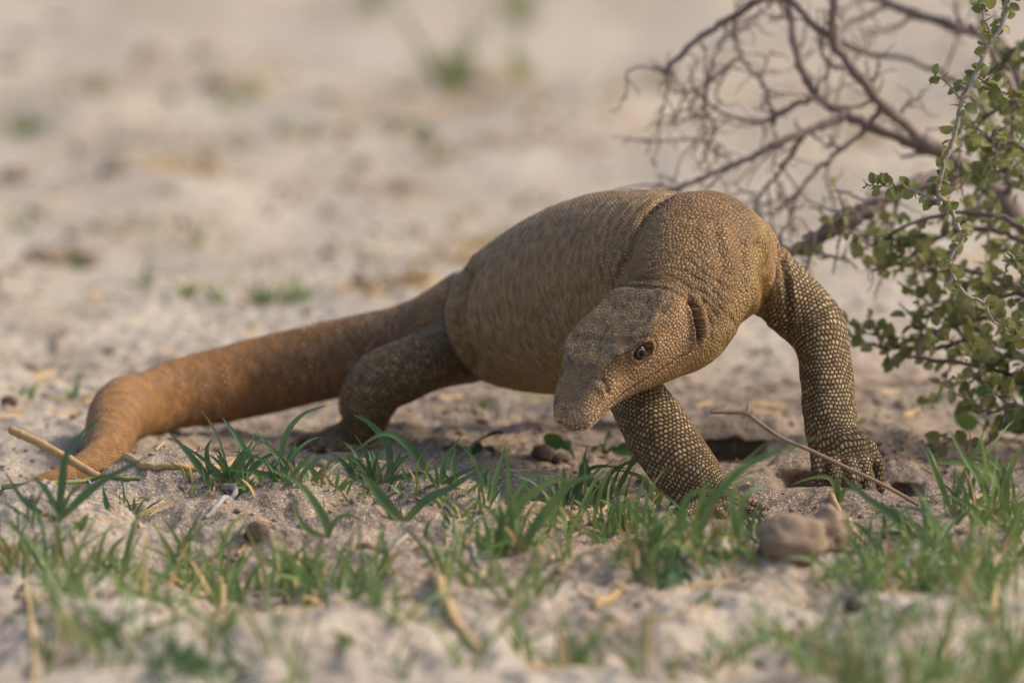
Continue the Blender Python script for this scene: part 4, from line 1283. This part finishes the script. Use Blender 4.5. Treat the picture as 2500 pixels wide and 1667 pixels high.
# deeper, softer branches
for line, st, sz in [
    ([(hx, hy, hd), (2640, 700, 960), (2500, 560, 1020), (2380, 520, 1080), (2240, 540, 1140), (2130, 600, 1180)], 13, 46),
    ([(hx, hy, hd), (2620, 820, 1060), (2480, 700, 1140), (2360, 660, 1200), (2240, 640, 1260), (2130, 660, 1300)], 16, 48),
    ([(hx, hy, hd), (2640, 900, 960), (2500, 800, 1060), (2380, 780, 1140), (2260, 820, 1200), (2160, 850, 1240)], 14, 52),
    ([(hx, hy, hd), (2700, 500, 900), (2580, 330, 960), (2480, 250, 1020), (2400, 290, 1060)], 11, 44),
    ([(hx, hy, hd), (2680, 640, 1140), (2560, 480, 1260), (2460, 420, 1340), (2350, 430, 1420), (2240, 470, 1480)], 13, 46),
    ([(hx, hy, hd), (2680, 560, 820), (2560, 420, 780), (2480, 350, 760), (2420, 360, 740)], 12, 44),
    ([(hx, hy, hd), (2640, 760, 1200), (2520, 610, 1340), (2420, 560, 1420), (2300, 580, 1500), (2180, 640, 1540), (2090, 560, 1580)], 14, 46),
    ([(hx, hy, hd), (2640, 900, 1140), (2540, 740, 1260), (2460, 700, 1300), (2380, 730, 1340), (2300, 790, 1380)], 13, 48),
    ([(hx, hy, hd), (2660, 860, 780), (2560, 760, 760), (2490, 720, 780), (2420, 730, 800)], 18, 46),
    ([(2175, 476, 1460), (2110, 500, 1420), (2040, 540, 1380), (1960, 580, 1360)], 46, 40),
    ([(hx, hy, hd), (2650, 950, 900), (2560, 900, 940), (2480, 870, 980), (2400, 880, 1000)], 18, 48),
    ([(hx, hy, hd), (2690, 400, 1200), (2580, 200, 1300), (2500, 120, 1340), (2440, 140, 1380)], 14, 44),
    ([(hx, hy, hd), (2640, 1020, 900), (2520, 940, 960), (2420, 900, 1000), (2300, 880, 1040), (2200, 870, 1080)], 18, 46),
    ([(hx, hy, hd), (2620, 1050, 800), (2540, 1010, 820), (2470, 990, 840), (2410, 1010, 860)], 15, 48),
    ([(hx, hy, hd), (2640, 980, 1100), (2480, 860, 1160), (2380, 830, 1200), (2270, 850, 1240), (2120, 840, 1260), (2060, 800, 1270)], 20, 44),
    ([(hx, hy, hd), (2700, 940, 700), (2680, 800, 600), (2620, 720, 500), (2560, 700, 420)], 11, 46),  # from here on: unseen branches added out of view to shade the sand
    ([(hx, hy, hd), (2760, 900, 500), (2740, 760, 350), (2680, 680, 200), (2620, 640, 100)], 11, 46),
    ([(hx, hy, hd), (2800, 900, 900), (2780, 760, 1000), (2720, 660, 1100), (2640, 620, 1200)], 11, 46),
    ([(hx, hy, hd), (2820, 980, 650), (2880, 860, 600), (2860, 740, 500), (2780, 660, 420)], 11, 46),
    ([(gx, gy, gd), (2720, 1000, 250), (2680, 900, 150), (2620, 840, 60), (2570, 830, 20)], 11, 44),
    ([(gx, gy, gd), (2800, 1000, 200), (2780, 880, 60), (2720, 800, -40), (2650, 780, -80)], 11, 44),
]:
    b, C, D = gbranch(line, 11, 4, M_BARK, step=st * 2.0, size=sz * .85, spread=42, lo=.25 if line[0][0] == hx else 0, thorn=False)
    for k in range(4):
        i = int(rng.integers(int(len(D) * .4), len(D) - 1))
        pts = fork(D, i, rng.uniform(90, 200), rng.choice([-1, 1]) * rng.uniform(.5, 1.2), rng.normal(0, 60))
        V, F, C2, D2 = stick(pts, 4, 2, ring=6)
        tw = mesh_obj('twig', V - off, F, M_BARK, b)
        dress(b, D2, C2, step=st * 2.1, size=sz * .85, spread=30, lo=.1, thorn=False)
# leaves past the first 290: one mesh
lp = []
lv, lf = leaf_mesh(1.0, .85, .25, 5)
for (st, out, s, nrm) in loose:
    y = norm(np.cross(nrm, out)); z = np.cross(out, y)
    lp.append((st + s * (lv[:, :1] * out + lv[:, 1:2] * y + lv[:, 2:] * z), lf))
V, F = join(lp)
o = mesh_obj('foliage', V, F, M_LEAF, gs); o['kind'] = 'stuff'
# ------------------------------------------------------------------ stalks, clods, litter
def lying(name, line, r0, r1, mat, label, cat, lift=1.0, joints=False, group=None, free=False, ring=10):
    """a stalk given by pixels; its ends rest on the ground seen there unless free"""
    n = 9 * len(line)
    A = catmull(np.array([l[:2] for l in line], float), n)
    if free:
        D = catmull(np.array(line, float), n); C = np.array([W(*a) for a in D])
    else:
        C = np.array([on_ground(a[0], a[1]) for a in A])
        k = np.arange(n)
        sm = C.copy()
        for _ in range(60): sm[1:-1] = .5 * sm[1:-1] + .25 * (sm[:-2] + sm[2:])
        C = sm
    r = np.linspace(r0, r1, n) * PX
    if not free: C[:, 2] = np.maximum(C[:, 2], ground_h(C[:, 0], C[:, 1])) + r * .35 * lift
    if joints:
        r = r * (1 + .22 * (np.arange(n) % 9 == 4))
    V, F = tube(C, r, ring, (.1, .55, .83))
    root = C.mean(0) * [1, 1, 0] + [0, 0, C[:, 2].min()]
    o = mesh_obj(name, V - root, F, mat)
    o.location = Vector(root)
    return tag(o, label, cat, group)


lying('dry_reed_stalk', [(28, 1050, 330), (90, 1078, 320), (170, 1122, 310), (246, 1168, 300), (262, 1176, 296)], 11, 10, M_STRAW, 'thick tan reed stalk leaning against the end of the tail', 'stalk', joints=True, free=True)
lying('dry_reed_stalk', [(248, 1155), (340, 1148), (440, 1150), (540, 1150), (640, 1156)], 9, 8, M_STRAW, 'tan reed stalk lying along the ground between tail and grass', 'stalk', joints=True, lift=2)
lying('dry_stalk', [(140, 1155), (180, 1172), (220, 1182)], 5, 3, M_BLEACH, 'thin pale stem lying under the thick tan reed', 'stem', lift=2)
lying('bleached_root', [(548, 1196), (575, 1196), (578, 1212), (545, 1240), (503, 1266)], 10, 6, M_BLEACH, 'white weathered root sticking out of the sand mound', 'root', lift=2)
lying('green_stalk', [(8, 1196), (120, 1184), (240, 1178), (342, 1172)], 7, 4, M_DARKG, 'long flat green stalk lying across the end of the tail', 'stalk', lift=3)
st = lying('dry_flower_stem', [(1738, 1006, -150), (1770, 1006, -152), (1812, 1007, -154), (1830, 1014, -155), (1865, 1040, -158), (1910, 1070, -160), (1980, 1100, -158), (2060, 1138, -140), (2140, 1175, -110), (2205, 1210, -60), (2290, 1262, -20)], 4.6, 5.2, M_DEAD, 'thin bent dry stem with a fuzzy node in front of the burrow', 'stem', free=True)
Cn = W(1822, 1009, -154) - np.array(st.location)
fz = []
for i in range(60):
    a = norm(rng.normal(size=3)); c = Cn + np.array([rng.uniform(-10, 18), 0, rng.uniform(-12, 6)]) * PX
    fz.append(tube(np.array([c, c + a * rng.uniform(5, 13) * PX]), np.array([1.6, .4]) * PX, 4, (.3, .5, .8)))
V, F = join(fz); mesh_obj('fuzz', V, F, M_STRAW, st)
V, F = tube(np.array([Cn, Cn + [4 * PX, 0, 22 * PX]]), np.array([3, 2]) * PX, 6, (.2, 1, .1)); mesh_obj('thorn', V, F, M_DEAD, st)
lying('dry_stalk', [(2030, 1222), (2048, 1262), (2080, 1302), (2110, 1330)], 8, 5, M_STRAW, 'curled dry stem leaning on the brown clods', 'stem', lift=5)
lying('straw_piece', [(1062, 1420), (1085, 1480), (1120, 1540), (1168, 1592)], 13, 9, M_STRAW, 'broad flat straw lying askew in the front sand', 'straw', lift=2)
lying('straw_piece', [(945, 1352), (970, 1328), (993, 1312)], 8, 6, M_PALEBARK, 'short pale straw behind the broad bladed tuft', 'straw', lift=2)
lying('straw_piece', [(1090, 1238), (1106, 1258), (1112, 1275)], 4, 3, M_BLEACH, 'thin white straw on the mound beside the sprout', 'straw', lift=2)
lying('straw_piece', [(1148, 1345), (1160, 1368), (1172, 1388)], 8, 4, M_BLEACH, 'white splinter below the bright grass tuft', 'straw', lift=2)
lying('dead_twig', [(2112, 935), (2170, 942), (2260, 940), (2348, 932)], 8, 6, M_BARK, 'dark fallen twig on the sand beyond the front leg', 'twig', lift=1)
lying('dead_twig', [(1215, 1105), (1270, 1070), (1330, 1030)], 6, 4, M_DEAD, 'thin bare twig lying on the sand behind the snout', 'twig', lift=1)
lying('dry_stalk', [(60, 1430), (72, 1500), (80, 1580), (84, 1680)], 6, 5, M_STRAW, 'thin faded upright stem at the edge of the front grass', 'stem', lift=2)
lying('dry_stalk', [(45, 1460), (180, 1520), (300, 1580)], 6, 5, M_STRAW, 'thin faded stem slanting down beside the front grass', 'stem', lift=2)
lying('dry_stalk', [(2428, 1550), (2424, 1480), (2434, 1400), (2420, 1340)], 7, 6, M_STRAW, 'bent tan stem standing in the grass right of the clods', 'stem', lift=2)
lying('straw_piece', [(1455, 1490), (1490, 1465), (1515, 1445)], 9, 7, M_STRAW, 'pale straw lying on bare sand before the matted clump', 'straw', lift=2)


M_DEADLEAF = dry_mat('dead_leaf', (.42, .26, .13), (.30, .16, .085), .75)
for (x, y, L, w) in [(1150, 1330, 46, 'the foot of the bright broad bladed tuft'), (1190, 1322, 38, 'the foot of the bright broad bladed tuft'), (1215, 1345, 30, 'the foot of the bright broad bladed tuft'), (1560, 1340, 50, 'the matted clump'), (1600, 1325, 44, 'the matted clump'), (1630, 1360, 52, 'the matted clump'), (1580, 1385, 40, 'the matted clump'), (1690, 1340, 40, 'the matted clump'),
                     (1010, 1345, 36, 'the short pale straw'), (1500, 1270, 34, 'the small veined herb'), (870, 1345, 34, 'the red stemmed seedling'), (2360, 1335, 40, 'the large clump under the shrub'), (2310, 1250, 36, 'the large clump under the shrub'), (2070, 1530, 44, 'the small brown lump'), (700, 1310, 30, 'the red stemmed seedling')]:
    p = on_ground(x, y)
    c = rand_curve(L * PX, rng.uniform(0, 6.28), rng.uniform(.5, 1.1), rng.uniform(.8, 2.2), 7)
    c[:, 2] = np.maximum(c[:, 2], ground_h(p[0] + c[:, 0], p[1] + c[:, 1]) - p[2] + .0006)
    V, F, t = blade_mesh(c, L * .42 * PX, None, .7)
    o = mesh_obj('dead_leaf', V, F, M_DEADLEAF); o.location = Vector(p - [0, 0, .0005])
    tag(o, 'curled brown dead leaf on the sand by ' + w, 'dead leaf', 'curled dead leaves on the front sand')


def clod(px, py, sx, sy, sz, mat, name, label, cat, group=None, seed=0, rough=.22, freq=2.2, sink=.35):
    """rough lump: a subdivided ball pushed about by noise"""
    p = on_ground(px, py)
    n1, n2 = 28, 18
    th = np.linspace(0, math.pi, n2)[:, None]; ph = np.linspace(0, 2 * math.pi, n1, endpoint=False)[None]
    D = np.stack([np.sin(th) * np.cos(ph), np.sin(th) * np.sin(ph), np.cos(th) * np.ones_like(ph)], -1).reshape(-1, 3)
    r = 1 + rough * noise3(D * freq + seed * 7.3) + rough * .5 * noise3(D * freq * 2.6 + seed) + rough * .22 * noise3(D * freq * 7 + seed)
    V = D * r[:, None] * np.array([sx, sy, sz]) * PX
    F = []
    for i in range(n2 - 1):
        for j in range(n1):
            k = (j + 1) % n1
            F.append((i * n1 + j, (i + 1) * n1 + j, (i + 1) * n1 + k, i * n1 + k))
    o = mesh_obj(name, V, F, mat)
    o.location = Vector(p + [0, 0, sz * PX * (1 - sink)])
    return tag(o, label, cat, group)


clod(1932, 1360, 80, 66, 60, M_CLOD, 'dung_clod', 'rounded brown fibrous clod, broader of a touching pair', 'clod', seed=1, sink=.32, rough=.3, freq=2.0)
clod(2022, 1342, 54, 60, 60, M_CLOD, 'dung_clod', 'brown fibrous clod with the curled stem against it', 'clod', seed=2, sink=.3, rough=.3, freq=2.0)
clod(1325, 1120, 30, 26, 22, M_DARK, 'soil_clod', 'dark soil clod on the shaded sand beneath the snout', 'clod', seed=3)
clod(1368, 1128, 22, 20, 12, M_DARK, 'soil_clod', 'flat dark crumb next to the dark clod beneath the snout', 'clod', seed=4)
clod(625, 1320, 28, 26, 26, M_DARK, 'soil_clod', 'dark lump half buried in the sand before the long leaf seedling', 'clod', seed=5)
clod(22, 995, 24, 22, 20, M_DARK, 'soil_clod', 'dark round lump on the sand left of the tail bend', 'clod', seed=6)
clod(2085, 1490, 24, 20, 18, M_DARK, 'soil_clod', 'small brown lump in the front sand below the clods', 'clod', seed=7)
clod(700, 1360, 20, 18, 14, M_CLOD, 'soil_clod', 'small brown lump behind the front grass tufts', 'clod', seed=8)
M_EARTH = dry_mat('earth', (.32, .25, .195), (.38, .29, .22), .95, 60.0)
for i, (x, y, s) in enumerate([(535, 215, 70), (110, 640, 70), (190, 630, 60), (40, 440, 60), (280, 425, 45), (420, 235, 34), (150, 60, 44), (60, 100, 44), (30, 165, 50), (800, 240, 36), (270, 860, 22), (115, 970, 18), (720, 1060, 18), (1065, 975, 14), (1125, 1060, 14), (240, 560, 30), (1000, 230, 40), (180, 575, 30), (200, 380, 30), (885, 690, 34)]):
    clod(x, y, s, s * .9, s * .42, M_EARTH, 'soil_clod', ('broad flat' if s > 55 else 'small' if s < 32 else 'middling') + ' dark soil lump on the open sand near ' + near_mark(x, y), 'clod', 'soil lumps on the open sand behind the lizard', seed=10 + i)

def off_hollows(x, y):
    ok = np.ones(len(x), bool)
    for (cx, cy, hw, dep, lip, run) in CAVES:
        ok &= ~((np.abs(x - cx) < hw * 1.3) & (y > cy - .012) & (y < cy + run + .03))
    return ok


# crumbs of soil and bits of straw, too many to count
octv = np.array([[1, 0, 0], [-1, 0, 0], [0, 1, 0], [0, -1, 0], [0, 0, 1], [0, 0, -1.]])
octf = [(0, 2, 4), (2, 1, 4), (1, 3, 4), (3, 0, 4), (2, 0, 5), (1, 2, 5), (3, 1, 5), (0, 3, 5)]
N1 = 9000
x = rng.uniform(-.34, .34, N1); y = np.where(rng.random(N1) < .75, rng.uniform(-.5, .5, N1), rng.uniform(.5, 2.4, N1))
keep = (noise2(x * 14 + 4, y * 8) + .35 * rng.normal(size=N1) > .05) & off_hollows(x, y)
x, y = x[keep], y[keep]
s = np.exp(rng.normal(-6.75, .45, len(x))) * (1 + .6 * np.clip(y, 0, 2.5))
z = ground_h(x, y) + s * .25
_g = (1 + 5 ** .5) / 2
icov = norm(np.array([[-1, _g, 0], [1, _g, 0], [-1, -_g, 0], [1, -_g, 0], [0, -1, _g], [0, 1, _g], [0, -1, -_g], [0, 1, -_g], [_g, 0, -1], [_g, 0, 1], [-_g, 0, -1], [-_g, 0, 1]]))
icof = np.array([[0, 11, 5], [0, 5, 1], [0, 1, 7], [0, 7, 10], [0, 10, 11], [1, 5, 9], [5, 11, 4], [11, 10, 2], [10, 7, 6], [7, 1, 8], [3, 9, 4], [3, 4, 2], [3, 2, 6], [3, 6, 8], [3, 8, 9], [4, 9, 5], [2, 4, 11], [6, 2, 10], [8, 6, 7], [9, 8, 1]])
sq = rng.uniform(.55, 1.2, (len(x), 1, 3)) * [1, 1, .75]
V = (icov[None] * rng.uniform(.75, 1.2, (len(x), 12, 1)) * sq * s[:, None, None] + np.stack([x, y, z], 1)[:, None]).reshape(-1, 3)
F = (icof[None] + (np.arange(len(x)) * 12)[:, None, None]).reshape(-1, 3)
tag(mesh_obj('soil_crumbs', V, F, M_CRUMB), 'scattered brown soil crumbs on the sand', 'soil', kind='stuff')
N2 = 4200
x = rng.uniform(-.34, .34, N2); y = np.where(rng.random(N2) < .7, rng.uniform(-.5, .5, N2), rng.uniform(.5, 2.4, N2))
keep = (noise2(x * 10 + 1, y * 6 + 7) + .3 * rng.normal(size=N2) > .0) & off_hollows(x, y)
x, y = x[keep], y[keep]
L = np.exp(rng.normal(-5.0, .45, len(x))) * (1 + .5 * np.clip(y, 0, 2)); a = rng.uniform(0, 3.14, len(x)); w = L * .045 + .0002
dx, dy = np.cos(a) * L, np.sin(a) * L
nx, ny = -np.sin(a) * w, np.cos(a) * w
P0 = np.stack([x, y], 1); P1 = np.stack([x + dx, y + dy], 1)
z0 = ground_h(P0[:, 0], P0[:, 1]) + .0004; z1 = ground_h(P1[:, 0], P1[:, 1]) + .0004 + L * np.abs(rng.normal(0, .12, len(x)))
zm = np.maximum((z0 + z1) / 2, ground_h((x + dx / 2), (y + dy / 2)) + .0005)
Vs = np.stack([np.stack([x + nx, y + ny, z0], 1), np.stack([x - nx, y - ny, z0], 1), np.stack([x, y, z0 + w * 1.2], 1),
               np.stack([x + dx + nx, y + dy + ny, z1], 1), np.stack([x + dx - nx, y + dy - ny, z1], 1), np.stack([x + dx, y + dy, z1 + w * 1.2], 1)], 1).reshape(-1, 3)
base = (np.arange(len(x)) * 6)[:, None, None]
F = (np.array([[0, 1, 4, 3], [1, 2, 5, 4], [2, 0, 3, 5]])[None] + base).reshape(-1, 4)
tag(mesh_obj('straw_litter', Vs, F, M_STRAW, None, False), 'short bits of dry straw strewn over the sand', 'litter', kind='stuff')
